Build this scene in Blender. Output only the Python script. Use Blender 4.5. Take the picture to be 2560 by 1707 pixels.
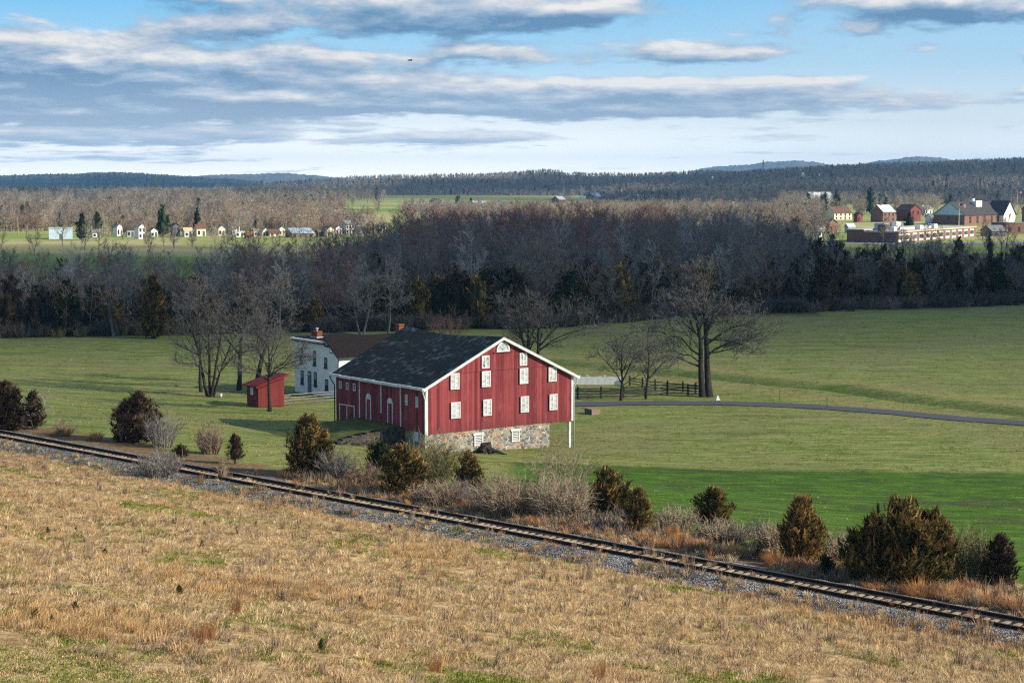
import bpy, math, random
from mathutils import Vector, Matrix, noise as mnoise
import numpy as np

for o in list(bpy.data.objects):
    bpy.data.objects.remove(o, do_unlink=True)
SC = bpy.context.scene
COL = SC.collection
PI = math.pi
rad = math.radians

# ------------------------------------------------------------------ camera
FPX, W0, H0, YH, CAMZ = 4500.0, 2560.0, 1707.0, 452.0, 23.0
PITCH = math.atan((H0 / 2 - YH) / FPX)
cam = bpy.data.cameras.new('camera')
cam_o = bpy.data.objects.new('camera', cam)
COL.objects.link(cam_o)
cam.sensor_width = 36.0
cam.lens = FPX * 36.0 / W0
cam.clip_start = 0.5
cam.clip_end = 90000
cam_o.location = (0, 0, CAMZ)
cam_o.rotation_euler = (PI / 2 - PITCH, 0, 0)
SC.camera = cam_o

# ------------------------------------------------------------------ render / exposure
SC.view_settings.view_transform = 'Standard'
SC.view_settings.look = 'None'
SC.view_settings.exposure = 1.02
SC.view_settings.gamma = 1.0
SC.view_settings.use_curve_mapping = False
cy = SC.cycles
cy.max_bounces = 5
cy.diffuse_bounces = 2
cy.glossy_bounces = 2
cy.transmission_bounces = 2
cy.volume_bounces = 0
cy.transparent_max_bounces = 16
cy.use_denoising = False
cy.filter_width = 1.25
cy.caustics_reflective = False
cy.caustics_refractive = False

# ------------------------------------------------------------------ sun
SUN_EL, SUN_AZ = rad(26.0), rad(107.0)          # azimuth clockwise from +Y (the view direction)
SUNV = Vector((math.cos(SUN_EL) * math.sin(SUN_AZ), math.cos(SUN_EL) * math.cos(SUN_AZ), math.sin(SUN_EL)))
sun = bpy.data.lights.new('sun', 'SUN')
sun.energy = 5.0
sun.angle = rad(0.5)
sun.color = (1.0, 0.87, 0.68)
sun_o = bpy.data.objects.new('sun', sun)
COL.objects.link(sun_o)
sun_o.rotation_euler = SUNV.to_track_quat('Z', 'Y').to_euler()
sun_o.location = (300, -50, 400)

# ------------------------------------------------------------------ node helpers
class NT:
    def __init__(s, tree):
        s.t = tree
    def n(s, typ, **kw):
        nd = s.t.nodes.new(typ)
        for k, v in kw.items():
            setattr(nd, k, v)
        return nd
    def put(s, sock, v):
        if v is None:
            return
        if isinstance(v, bpy.types.NodeSocket):
            s.t.links.new(v, sock)
        else:
            if sock.type == 'RGBA' and len(v) == 3:
                v = tuple(v) + (1.0,)
            sock.default_value = v
    def math(s, op, a, b=None, c=None, clamp=False):
        nd = s.n('ShaderNodeMath', operation=op)
        nd.use_clamp = clamp
        s.put(nd.inputs[0], a)
        s.put(nd.inputs[1], b)
        s.put(nd.inputs[2], c)
        return nd.outputs[0]
    def vec(s, x=0.0, y=0.0, z=0.0):
        nd = s.n('ShaderNodeCombineXYZ')
        for i, v in enumerate((x, y, z)):
            s.put(nd.inputs[i], v)
        return nd.outputs[0]
    def sep(s, v):
        nd = s.n('ShaderNodeSeparateXYZ')
        s.put(nd.inputs[0], v)
        return nd.outputs
    def vmul(s, v, k):
        nd = s.n('ShaderNodeVectorMath', operation='MULTIPLY')
        s.put(nd.inputs[0], v)
        s.put(nd.inputs[1], k)
        return nd.outputs[0]
    def noise(s, v, scale=1.0, detail=4.0, rough=0.55, color=False, dist=0.0):
        nd = s.n('ShaderNodeTexNoise')
        s.put(nd.inputs['Vector'], v)
        nd.inputs['Scale'].default_value = scale
        nd.inputs['Detail'].default_value = detail
        nd.inputs['Roughness'].default_value = rough
        nd.inputs['Distortion'].default_value = dist
        return nd.outputs['Color' if color else 'Fac']
    def mix(s, f, a, b, mode='MIX'):
        nd = s.n('ShaderNodeMix', data_type='RGBA', blend_type=mode)
        s.put(nd.inputs[0], f)
        s.put(nd.inputs[6], a)
        s.put(nd.inputs[7], b)
        return nd.outputs[2]
    def step(s, v, lo, hi):
        nd = s.n('ShaderNodeMapRange', interpolation_type='SMOOTHSTEP')
        s.put(nd.inputs[0], v)
        s.put(nd.inputs[1], lo)
        s.put(nd.inputs[2], hi)
        return nd.outputs[0]
    def ramp(s, f, stops, interp='LINEAR'):
        nd = s.n('ShaderNodeValToRGB')
        nd.color_ramp.interpolation = interp
        el = nd.color_ramp.elements
        while len(el) < len(stops):
            el.new(0.5)
        for e, (p, c) in zip(el, stops):
            e.position = p
            e.color = tuple(c) + (1.0,)
        s.put(nd.inputs[0], f)
        return nd.outputs[0]
    def obj(s):
        return s.n('ShaderNodeTexCoord').outputs['Object']
    def pos(s):
        return s.n('ShaderNodeNewGeometry').outputs['Position']

def new_mat(name, rough=0.9, spec=0.15):
    m = bpy.data.materials.new(name)
    m.use_nodes = True
    N = NT(m.node_tree)
    B = m.node_tree.nodes['Principled BSDF']
    B.inputs['Roughness'].default_value = rough
    B.inputs['Specular IOR Level'].default_value = spec
    return m, N, B

def bump(N, B, h, strength=0.5, dist=0.05):
    nd = N.n('ShaderNodeBump')
    nd.inputs['Strength'].default_value = strength
    nd.inputs['Distance'].default_value = dist
    N.put(nd.inputs['Height'], h)
    N.put(B.inputs['Normal'], nd.outputs[0])

# ------------------------------------------------------------------ world: sky with clouds
SKY_STR = 0.1
wd = bpy.data.worlds.new('World')
SC.world = wd
wd.use_nodes = True
wd.cycles.sampling_method = "MANUAL"
wd.cycles.sample_map_resolution = 256

def cloud_density_group():
    g = bpy.data.node_groups.new('cloud_density', 'ShaderNodeTree')
    g.interface.new_socket('u', in_out='INPUT', socket_type='NodeSocketFloat')
    g.interface.new_socket('v', in_out='INPUT', socket_type='NodeSocketFloat')
    g.interface.new_socket('d', in_out='OUTPUT', socket_type='NodeSocketFloat')
    N = NT(g)
    gi = N.n('NodeGroupInput')
    go = N.n('NodeGroupOutput')
    u, v = gi.outputs[0], gi.outputs[1]
    # (px, py, half width, half height, amount) of each bank of cloud as seen from the hill, in the photo's pixels
    blobs = [(1130, 35, 400, 62, 1.25), (590, 78, 130, 30, 0.75), (540, 2, 170, 26, 0.9), (1480, 25, 150, 22, 0.6),
             (120, 165, 330, 75, 1.2), (330, 170, 260, 45, 0.9), (230, 245, 420, 60, 1.0), (800, 190, 380, 55, 0.95),
             (1000, 250, 560, 34, 0.95), (1330, 140, 110, 34, 0.55), (1700, 140, 210, 30, 0.85), (1150, 128, 90, 22, 0.5),
             (1800, 245, 480, 36, 0.9), (2000, 215, 150, 22, 0.5), (300, 292, 330, 20, 0.75), (1500, 280, 500, 20, 0.7),
             (2330, 32, 270, 46, 1.35), (2150, 85, 60, 18, 0.5), (1930, 65, 60, 30, 0.45), (2550, 155, 50, 26, 0.7),
             (2550, 230, 60, 14, 0.6), (2290, 135, 60, 18, 0.4), (330, 342, 560, 28, 0.8), (1150, 345, 260, 22, 0.7),
             (1900, 345, 160, 10, 0.35), (300, 395, 480, 13, 0.5), (2060, 305, 170, 8, 0.5), (150, 330, 200, 18, .35), (1500, 215, 330, 26, .45), (700, 265, 420, 26, .5), (1620, 205, 160, 18, .3), (2420, 265, 200, 10, .4), (1880, 385, 260, 6, .3)]
    tot = None
    for (px, py, a, b, k) in blobs:
        du = N.math('DIVIDE', N.math('SUBTRACT', u, (px - 1280) / FPX), a / FPX)
        dv = N.math('DIVIDE', N.math('SUBTRACT', v, (YH - py) / FPX), b / FPX)
        q = N.math('MULTIPLY_ADD', du, du, N.math('MULTIPLY', dv, dv))
        e = N.math('MULTIPLY', N.math('EXPONENT', N.math('MULTIPLY', q, -1.0)), k)
        tot = e if tot is None else N.math('ADD', tot, e)
    high = N.step(v, 0.10, 0.16)                       # above the photo's top edge: broken cloud everywhere
    tot = N.math('MULTIPLY_ADD', high, 0.45, N.math('MULTIPLY', tot, 1.22))
    lv = N.math('MULTIPLY', N.math('LOGARITHM', N.math('MAXIMUM', N.math('ADD', v, 0.014), 0.001), math.e), 9.0)
    uu = N.math('MULTIPLY', u, 31.0)
    n1 = N.noise(N.vec(uu, lv, 3.3), 1.0, 7.0, 0.58, dist=0.2)
    n2 = N.noise(N.vec(N.math('MULTIPLY', u, 11.0), N.math('MULTIPLY', lv, 0.7), 9.1), 1.0, 3.0, 0.5)
    d = N.math('MULTIPLY_ADD', N.math('SUBTRACT', n1, 0.47), 2.1, tot)
    d = N.math('MULTIPLY_ADD', N.math('SUBTRACT', n2, 0.47), 1.1, d)
    N.put(go.inputs[0], d)
    return g

def build_world():
    N = NT(wd.node_tree)
    N.t.nodes.clear()
    out = N.n('ShaderNodeOutputWorld')
    bg = N.n('ShaderNodeBackground')
    bg.inputs[1].default_value = SKY_STR
    sky = N.n('ShaderNodeTexSky', sky_type='NISHITA')
    sky.sun_disc = False
    sky.sun_elevation = SUN_EL
    sky.sun_rotation = SUN_AZ
    sky.altitude = 100
    sky.air_density = 1.0
    sky.dust_density = 0.6
    sky.ozone_density = 1.5
    g = cloud_density_group()
    dv = N.n('ShaderNodeTexCoord').outputs['Generated']
    x, y, z = N.sep(dv)
    hor = N.math('SQRT', N.math('MULTIPLY_ADD', x, x, N.math('MULTIPLY', y, y)))
    v = N.math('DIVIDE', z, N.math('MAXIMUM', hor, 0.001))
    u = N.math('ARCTAN2', x, y)
    def dens(uu, vv):
        nd = N.n('ShaderNodeGroup')
        nd.node_tree = g
        N.put(nd.inputs[0], uu)
        N.put(nd.inputs[1], vv)
        return nd.outputs[0]
    d0 = dens(u, v)
    d1 = dens(N.math('ADD', u, 0.0045), N.math('MULTIPLY_ADD', v, 1.05, 0.0022))
    alpha = N.step(d0, 0.30, 0.86)
    lit = N.math('MULTIPLY_ADD', N.math('SUBTRACT', d0, d1), 0.70, 0.36)
    thick = N.step(d0, 0.7, 1.9)
    lit = N.math('SUBTRACT', lit, N.math('MULTIPLY', thick, 0.24), clamp=True)
    k = 0.83 / SKY_STR
    ccol = N.ramp(lit, [(0.0, (.085, .17, .28)), (0.25, (.165, .25, .355)), (0.55, (.33, .37, .43)), (0.85, (.54, .53, .515))])
    # nearer the horizon cloud and sky melt into one pale band
    low = N.step(v, 0.075, 0.0)
    ccol = N.mix(N.math('MULTIPLY', low, 0.42), ccol, (.70, .71, .73))
    ccol = N.vmul(ccol, (k * 1.0, k * 1.0, k * 1.0))
    band = N.ramp(N.math('MULTIPLY', v, 4.0), [(0.0, (1.50, 1.33, 1.17)), (.05, (1.12, 1.04, .97)), (.13, (.64, .68, .70)), (.25, (.28, .44, .57)), (.40, (.10, .32, .53)), (1.0, (.05, .20, .42))])
    band = N.mix(N.math('MULTIPLY', N.step(u, -.05, .25), 0.35), band, (.33, .42, .50))
    band = N.vmul(band, (k, k, k))
    nish = N.vmul(sky.outputs[0], (0.62, 0.80, 1.0))
    skc = N.mix(N.step(v, 0.12, 0.45), N.mix(0.15, band, nish), nish)
    col = N.mix(alpha, skc, ccol)
    N.put(bg.inputs[0], col)
    N.put(out.inputs[0], bg.outputs[0])
build_world()

# ------------------------------------------------------------------ naming helpers
def tag(o, label=None, cat=None, group=None, kind=None):
    if label: o['label'] = label
    if cat: o['category'] = cat
    if group: o['group'] = group
    if kind: o['kind'] = kind
    return o

def empty(name, loc=(0, 0, 0), rz=0.0, label=None, cat=None, group=None):
    o = bpy.data.objects.new(name, None)
    COL.objects.link(o)
    o.location = loc
    o.rotation_euler = (0, 0, rz)
    o.empty_display_size = 0.3
    return tag(o, label, cat, group)

def link_mesh(name, me, parent=None, loc=None, label=None, cat=None, group=None, kind=None):
    o = bpy.data.objects.new(name, me)
    COL.objects.link(o)
    if parent is not None:
        o.parent = parent
    if loc is not None:
        o.location = loc
    return tag(o, label, cat, group, kind)

class MB:
    """collects polygons for one mesh"""
    def __init__(s):
        s.v, s.f, s.m = [], [], []
    def poly(s, pts, m=0):
        b = len(s.v)
        s.v += [tuple(p) for p in pts]
        s.f.append(tuple(range(b, b + len(pts))))
        s.m.append(m)
    def box(s, x0, y0, z0, x1, y1, z1, m=0):
        b = len(s.v)
        s.v += [(x0, y0, z0), (x1, y0, z0), (x1, y1, z0), (x0, y1, z0), (x0, y0, z1), (x1, y0, z1), (x1, y1, z1), (x0, y1, z1)]
        for q in ((0, 3, 2, 1), (4, 5, 6, 7), (0, 1, 5, 4), (1, 2, 6, 5), (2, 3, 7, 6), (3, 0, 4, 7)):
            s.f.append(tuple(b + i for i in q))
            s.m.append(m)
    def prism(s, pts, off, m=0):
        """pts: polygon of 3D points, off: extrusion vector"""
        b = len(s.v)
        n = len(pts)
        s.v += [tuple(p) for p in pts] + [tuple(p[i] + off[i] for i in range(3)) for p in pts]
        s.f.append(tuple(b + i for i in range(n))); s.m.append(m)
        s.f.append(tuple(b + n + i for i in reversed(range(n)))); s.m.append(m)
        for i in range(n):
            j = (i + 1) % n
            s.f.append((b + i, b + n + i, b + n + j, b + j)); s.m.append(m)
    def tube(s, pts, radii, sides=4, m=0, cap=True):
        pts = [Vector(p) for p in pts]
        if isinstance(radii, (int, float)):
            radii = [radii] * len(pts)
        rings = []
        for i, p in enumerate(pts):
            t = (pts[min(i + 1, len(pts) - 1)] - pts[max(i - 1, 0)])
            if t.length < 1e-9: t = Vector((0, 0, 1))
            t.normalize()
            a = t.cross(Vector((0, 0, 1)) if abs(t.z) < 0.9 else Vector((1, 0, 0))).normalized()
            c = t.cross(a)
            ring = []
            for k in range(sides):
                an = 2 * PI * k / sides
                q = p + (a * math.cos(an) + c * math.sin(an)) * radii[i]
                ring.append(len(s.v)); s.v.append(tuple(q))
            rings.append(ring)
        for r0, r1 in zip(rings, rings[1:]):
            for k in range(sides):
                s.f.append((r0[k], r0[(k + 1) % sides], r1[(k + 1) % sides], r1[k])); s.m.append(m)
        if cap:
            s.f.append(tuple(reversed(rings[0]))); s.m.append(m)
            s.f.append(tuple(rings[-1])); s.m.append(m)
    def mesh(s, name, mats, smooth=False):
        me = bpy.data.meshes.new(name)
        me.from_pydata(s.v, [], s.f)
        for mt in (mats if isinstance(mats, (list, tuple)) else [mats]):
            me.materials.append(mt)
        me.polygons.foreach_set('material_index', s.m)
        if smooth:
            me.polygons.foreach_set('use_smooth', [True] * len(s.f))
        me.update()
        return me
    def obj(s, name, mats, parent=None, smooth=False, **kw):
        return link_mesh(name, s.mesh(name, mats, smooth), parent, **kw)

# ------------------------------------------------------------------ terrain height
TX, TY, TC = 0.6947, 0.7193, 70.2               # railway: TX*x + TY*y = TC, camera on the negative side
TDX, TDY = 0.7193, -0.6947                      # along the track, towards the right of the picture
def srail(x, y):
    return TX * x + TY * y - TC
FAR_PROFILE = [(3.0, 3.55), (5, 3.45), (12, 3.05), (18, 2.55), (23, 2.0), (28.5, 1.15), (33, 0.85), (40, 0.5), (44, 0.25), (56, 0.0), (1e9, 0.0)]
DITCH = [(-2, 232), (13.8, 221), (23.3, 210), (36.1, 198), (42.4, 187), (50.5, 177.5), (62, 168), (80, 155)]
def ditch_dist(x, y):
    best = 1e9
    for (ax, ay), (bx, by) in zip(DITCH, DITCH[1:]):
        dx, dy = bx - ax, by - ay
        t = max(0, min(1, ((x - ax) * dx + (y - ay) * dy) / (dx * dx + dy * dy)))
        d = math.hypot(x - ax - t * dx, y - ay - t * dy)
        best = min(best, d)
    return best
def nz(x, y, k=0.0):
    return mnoise.noise(Vector((x, y, k)))
def hz(x, y):
    s = srail(x, y)
    if s < -3.0:
        q = -s - 3.0
        z = 3.55 + 0.15 * min(q, 75) + 0.02 * max(0, min(q - 75, 200))
        w = min(1.0, q / 6.0)
        z += w * (0.35 * nz(x / 11, y / 11, 1) + 0.16 * nz(x / 3.4, y / 3.4, 5)) + 0.05 * nz(x / 1.3, y / 1.3, 8) * w
        return z
    if s < 3.0:
        return 3.5
    for (a, za), (b, zb) in zip(FAR_PROFILE, FAR_PROFILE[1:]):
        if s <= b:
            t = (s - a) / (b - a)
            z = za + (zb - za) * t
            break
    if y < 420 and s > 8:
        z += 0.12 * nz(x / 17, y / 17, 2) * min(1, (s - 8) / 15) + 0.05 * nz(x / 4, y / 4, 3)
        if x > -6 and y > 150:
            d = ditch_dist(x, y)
            if d < 9:
                z += -0.5 * math.exp(-(d / 1.7) ** 2) + 0.15 * math.exp(-((d - 3.2) / 1.5) ** 2)
    return z

cpt, spt = math.cos(PITCH), math.sin(PITCH)
def ray(px, py):
    u = (px - W0 / 2) / FPX
    v = (py - H0 / 2) / FPX
    return Vector((u, cpt - v * spt, -spt - v * cpt))
def at(px, py, z=None):
    """the point of the ground that the photo shows at (px, py), in the photo's own pixels"""
    q = ray(px, py)
    if z is not None:
        t = (z - CAMZ) / q.z
        return Vector((q.x * t, q.y * t, z))
    t = 30.0
    while t < 30000:
        t2 = t * 1.006
        if CAMZ + q.z * t2 < hz(q.x * t2, q.y * t2):
            for _ in range(18):
                m = (t + t2) / 2
                if CAMZ + q.z * m < hz(q.x * m, q.y * m): t2 = m
                else: t = m
            return Vector((q.x * t, q.y * t, hz(q.x * t, q.y * t)))
        t = t2
    return Vector((q.x * t, q.y * t, 0))
def mpp(p):
    """metres per photo pixel at a point"""
    return (p[1] * cpt - (p[2] - CAMZ) * spt) / FPX

# ------------------------------------------------------------------ materials
def plain(name, c, c2=None, scale=3.0, rough=0.85, spec=0.2, bmp=0.0, stretch=(1, 1, 1), detail=4, rnd=0.0):
    m, N, B = new_mat(name, rough, spec)
    v = N.vmul(N.obj(), stretch)
    f = N.noise(v, scale, detail, 0.6)
    if c2 is None:
        c2 = tuple(x * 0.7 for x in c)
    col = N.mix(N.step(f, 0.3, 0.7), c, c2)
    if rnd:
        r = N.n('ShaderNodeObjectInfo').outputs['Random']
        hs = N.n('ShaderNodeHueSaturation')
        hs.inputs['Saturation'].default_value = 1.0
        N.put(hs.inputs['Value'], N.math('MULTIPLY_ADD', r, 2 * rnd, 1 - rnd))
        N.put(hs.inputs['Color'], col)
        col = hs.outputs[0]
    N.put(B.inputs['Base Color'], col)
    if bmp:
        bump(N, B, f, bmp, 0.03)
    return m

def boards(name, axis, c1, c2, width=0.27):
    """painted vertical boards, each a little different, weather streaks down their length"""
    m, N, B = new_mat(name, 0.75, 0.2)
    o = N.sep(N.obj())
    a = N.math('DIVIDE', o[axis], width)
    cell = N.math('FLOOR', a)
    wn = N.n('ShaderNodeTexWhiteNoise', noise_dimensions='1D')
    N.put(wn.inputs['W'], cell)
    fr = N.math('FRACT', a)
    groove = N.math('ADD', N.step(fr, 0.06, 0.0), N.step(fr, 0.95, 1.0))
    streak = N.noise(N.vec(N.math('MULTIPLY', o[axis], 14.0), N.math('MULTIPLY', cell, 3.1), N.math('MULTIPLY', o[2], 0.7)), 1.0, 5, 0.6)
    blotch = N.noise(N.obj(), 0.5, 4, 0.6)
    f = N.math('MULTIPLY_ADD', wn.outputs[0], 0.55, N.math('MULTIPLY', streak, 0.5))
    f = N.math('MULTIPLY_ADD', blotch, 0.35, N.math('SUBTRACT', f, 0.15))
    col = N.mix(N.step(f, 0.2, 0.8), c1, c2)
    fade = N.math('MULTIPLY', N.step(N.noise(N.vmul(N.obj(), (1.0, 1.0, .35)), 1.1, 5, .7), .5, .72), .45)
    col = N.mix(fade, col, tuple(min(1, x * 1.25 + .045) for x in c2))
    dirt = N.math('MULTIPLY', N.step(N.math('MULTIPLY_ADD', N.math('SUBTRACT', streak, .5), 1.6, o[2]), 3.6, 2.5), .4)
    col = N.mix(dirt, col, (.085, .030, .028))
    col = N.mix(N.math('MULTIPLY', groove, 0.75), col, tuple(x * 0.25 for x in c1))
    N.put(B.inputs['Base Color'], col)
    bump(N, B, N.math('SUBTRACT', N.math('MULTIPLY', wn.outputs[0], 0.4), groove), 0.6, 0.02)
    return m

def stone_mat(name, scale=2.6, dark=1.0):
    m, N, B = new_mat(name, 0.9, 0.15)
    o = N.obj()
    v = N.vmul(o, (1.0, 1.0, 1.75))
    wob = N.n('ShaderNodeVectorMath', operation='ADD')
    N.put(wob.inputs[0], v)
    N.put(wob.inputs[1], N.vmul(N.noise(o, 1.7, 2, 0.5, True), (0.35, 0.35, 0.25)))
    vo = N.n('ShaderNodeTexVoronoi', feature='F1', distance='EUCLIDEAN')
    vo.inputs['Scale'].default_value = scale
    N.put(vo.inputs['Vector'], wob.outputs[0])
    ve = N.n('ShaderNodeTexVoronoi', feature='DISTANCE_TO_EDGE')
    ve.inputs['Scale'].default_value = scale
    N.put(ve.inputs['Vector'], wob.outputs[0])
    r = N.sep(vo.outputs['Color'])[0]
    k = dark
    col = N.ramp(r, [(0.0, (.10*k, .12*k, .13*k)), (0.22, (.22*k, .24*k, .25*k)), (0.42, (.34*k, .31*k, .26*k)), (0.62, (.42*k, .33*k, .22*k)),
                     (0.74, (.14*k, .15*k, .16*k)), (0.84, (.33*k, .17*k, .08*k)), (1.0, (.30*k, .31*k, .30*k))], 'CONSTANT')
    col = N.mix(N.math('MULTIPLY', N.noise(o, 9, 4), 0.5), col, (.12*k, .11*k, .10*k))
    mort = N.step(ve.outputs[0], 0.07, 0.03)
    col = N.mix(mort, col, (.55*k, .50*k, .40*k))
    N.put(B.inputs['Base Color'], col)
    bump(N, B, N.step(ve.outputs[0], 0.0, 0.12), 0.8, 0.04)
    return m

def shingle_mat(name):
    m, N, B = new_mat(name, 0.9, 0.08)
    o = N.sep(N.obj())
    rowz = N.math('MULTIPLY', o[2], 6.0)
    row = N.math('FLOOR', rowz)
    colu = N.math('FLOOR', N.math('MULTIPLY_ADD', o[1], 3.2, N.math('MULTIPLY', row, 0.37)))
    wn = N.n('ShaderNodeTexWhiteNoise', noise_dimensions='2D')
    N.put(wn.inputs['Vector'], N.vec(row, colu, 0))
    patch = N.noise(N.vec(N.math('MULTIPLY', o[0], .9), N.math('MULTIPLY', o[1], 0.5), N.math('MULTIPLY', o[2], 0.9)), 1.0, 5, 0.7)
    pale = N.math('MULTIPLY', N.step(wn.outputs[0], 0.55, 0.9), N.step(patch, 0.44, 0.66))
    c = N.mix(N.noise(N.obj(), 3, 4), (.008, .013, .014), (.024, .032, .034))
    c = N.mix(N.step(N.math('FRACT', rowz), 0.16, 0.0), c, (.006, .008, .01))
    c = N.mix(N.math('MULTIPLY', pale, 0.75), c, (.125, .145, .165))
    N.put(B.inputs['Base Color'], c)
    bump(N, B, N.math('ADD', N.math('FRACT', rowz), N.math('MULTIPLY', wn.outputs[0], 0.5)), 0.6, 0.03)
    return m

RED1, RED2 = (.118, .016, .022), (.27, .052, .058)
M_RED_X = boards('red_boards_gable', 0, RED1, RED2)
M_RED_Y = boards('red_boards_side', 1, RED1, RED2)
M_RED_SHED = boards('red_boards_shed', 0, (.17, .014, .016), (.225, .026, .025), 0.2)
M_RED_SHED_Y = boards('red_boards_shed_side', 1, (.15, .012, .016), (.20, .022, .024), 0.2)
M_WHITE = plain('white_paint', (.66, .68, .68), (.47, .50, .51), 2.2, 0.6, 0.3)
M_LOUVER_GAP = plain('louver_gap', (.27, .35, .38), (.18, .25, .28), 2)
M_GLASS = plain('dark_window_glass', (.015, .022, .028), (.03, .04, .045), 2, 0.15, 0.5)
M_FANGLASS = plain('fanlight_glass', (.35, .42, .47), (.5, .56, .6), 4, 0.25, 0.5)
M_STONE = stone_mat('field_stone', 2.5)
M_STONE_DARK = stone_mat('weathered_stone', 2.2, 0.2)
M_SHINGLE = shingle_mat('weathered_shingles')
M_BROWNROOF = plain('brown_shingles', (.021, .016, .016), (.012, .010, .010), 6, 0.9, 0.1, 0.5)
M_STUCCO = plain('white_stucco', (.80, .82, .82), (.68, .71, .72), 1.4, 0.8, 0.2, 0.25)
M_CORNICE = plain('cornice_paint', (.72, .76, .77), (.60, .66, .68), 2, 0.5)
M_DKTRIM = plain('dark_green_trim', (.035, .06, .055), None, 3)
M_SHADE = plain('window_shade', (.26, .28, .24), (.20, .22, .20), 2)
M_BRICK = plain('orange_brick', (.25, .088, .046), (.16, .055, .034), 5, 0.9, 0.1, 0.4)
M_METAL = plain('galvanised_metal', (.42, .50, .50), (.33, .40, .41), 4, 0.45, 0.4)
M_DKRED = plain('dark_red_roof', (.16, .022, .022), (.09, .016, .018), 3, 0.8, 0.2, 0.3)
M_WOODGREY = plain('weathered_wood', (.13, .125, .115), (.075, .072, .07), 3, 0.9, 0.1, 0.3)
M_STUMP = plain('stump_wood', (.07, .06, .052), (.02, .018, .016), 7, 0.9, 0.1, 0.8)
M_BARK = plain('bark', (.085, .075, .066), (.04, .035, .032), 4, 0.95, 0.05, 0.6, (1, 1, .3))
M_BARK_DK = plain('dark_bark', (.050, .043, .038), (.028, .024, .022), 4, 0.95, 0.05, 0.6, (1, 1, .3))

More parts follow.
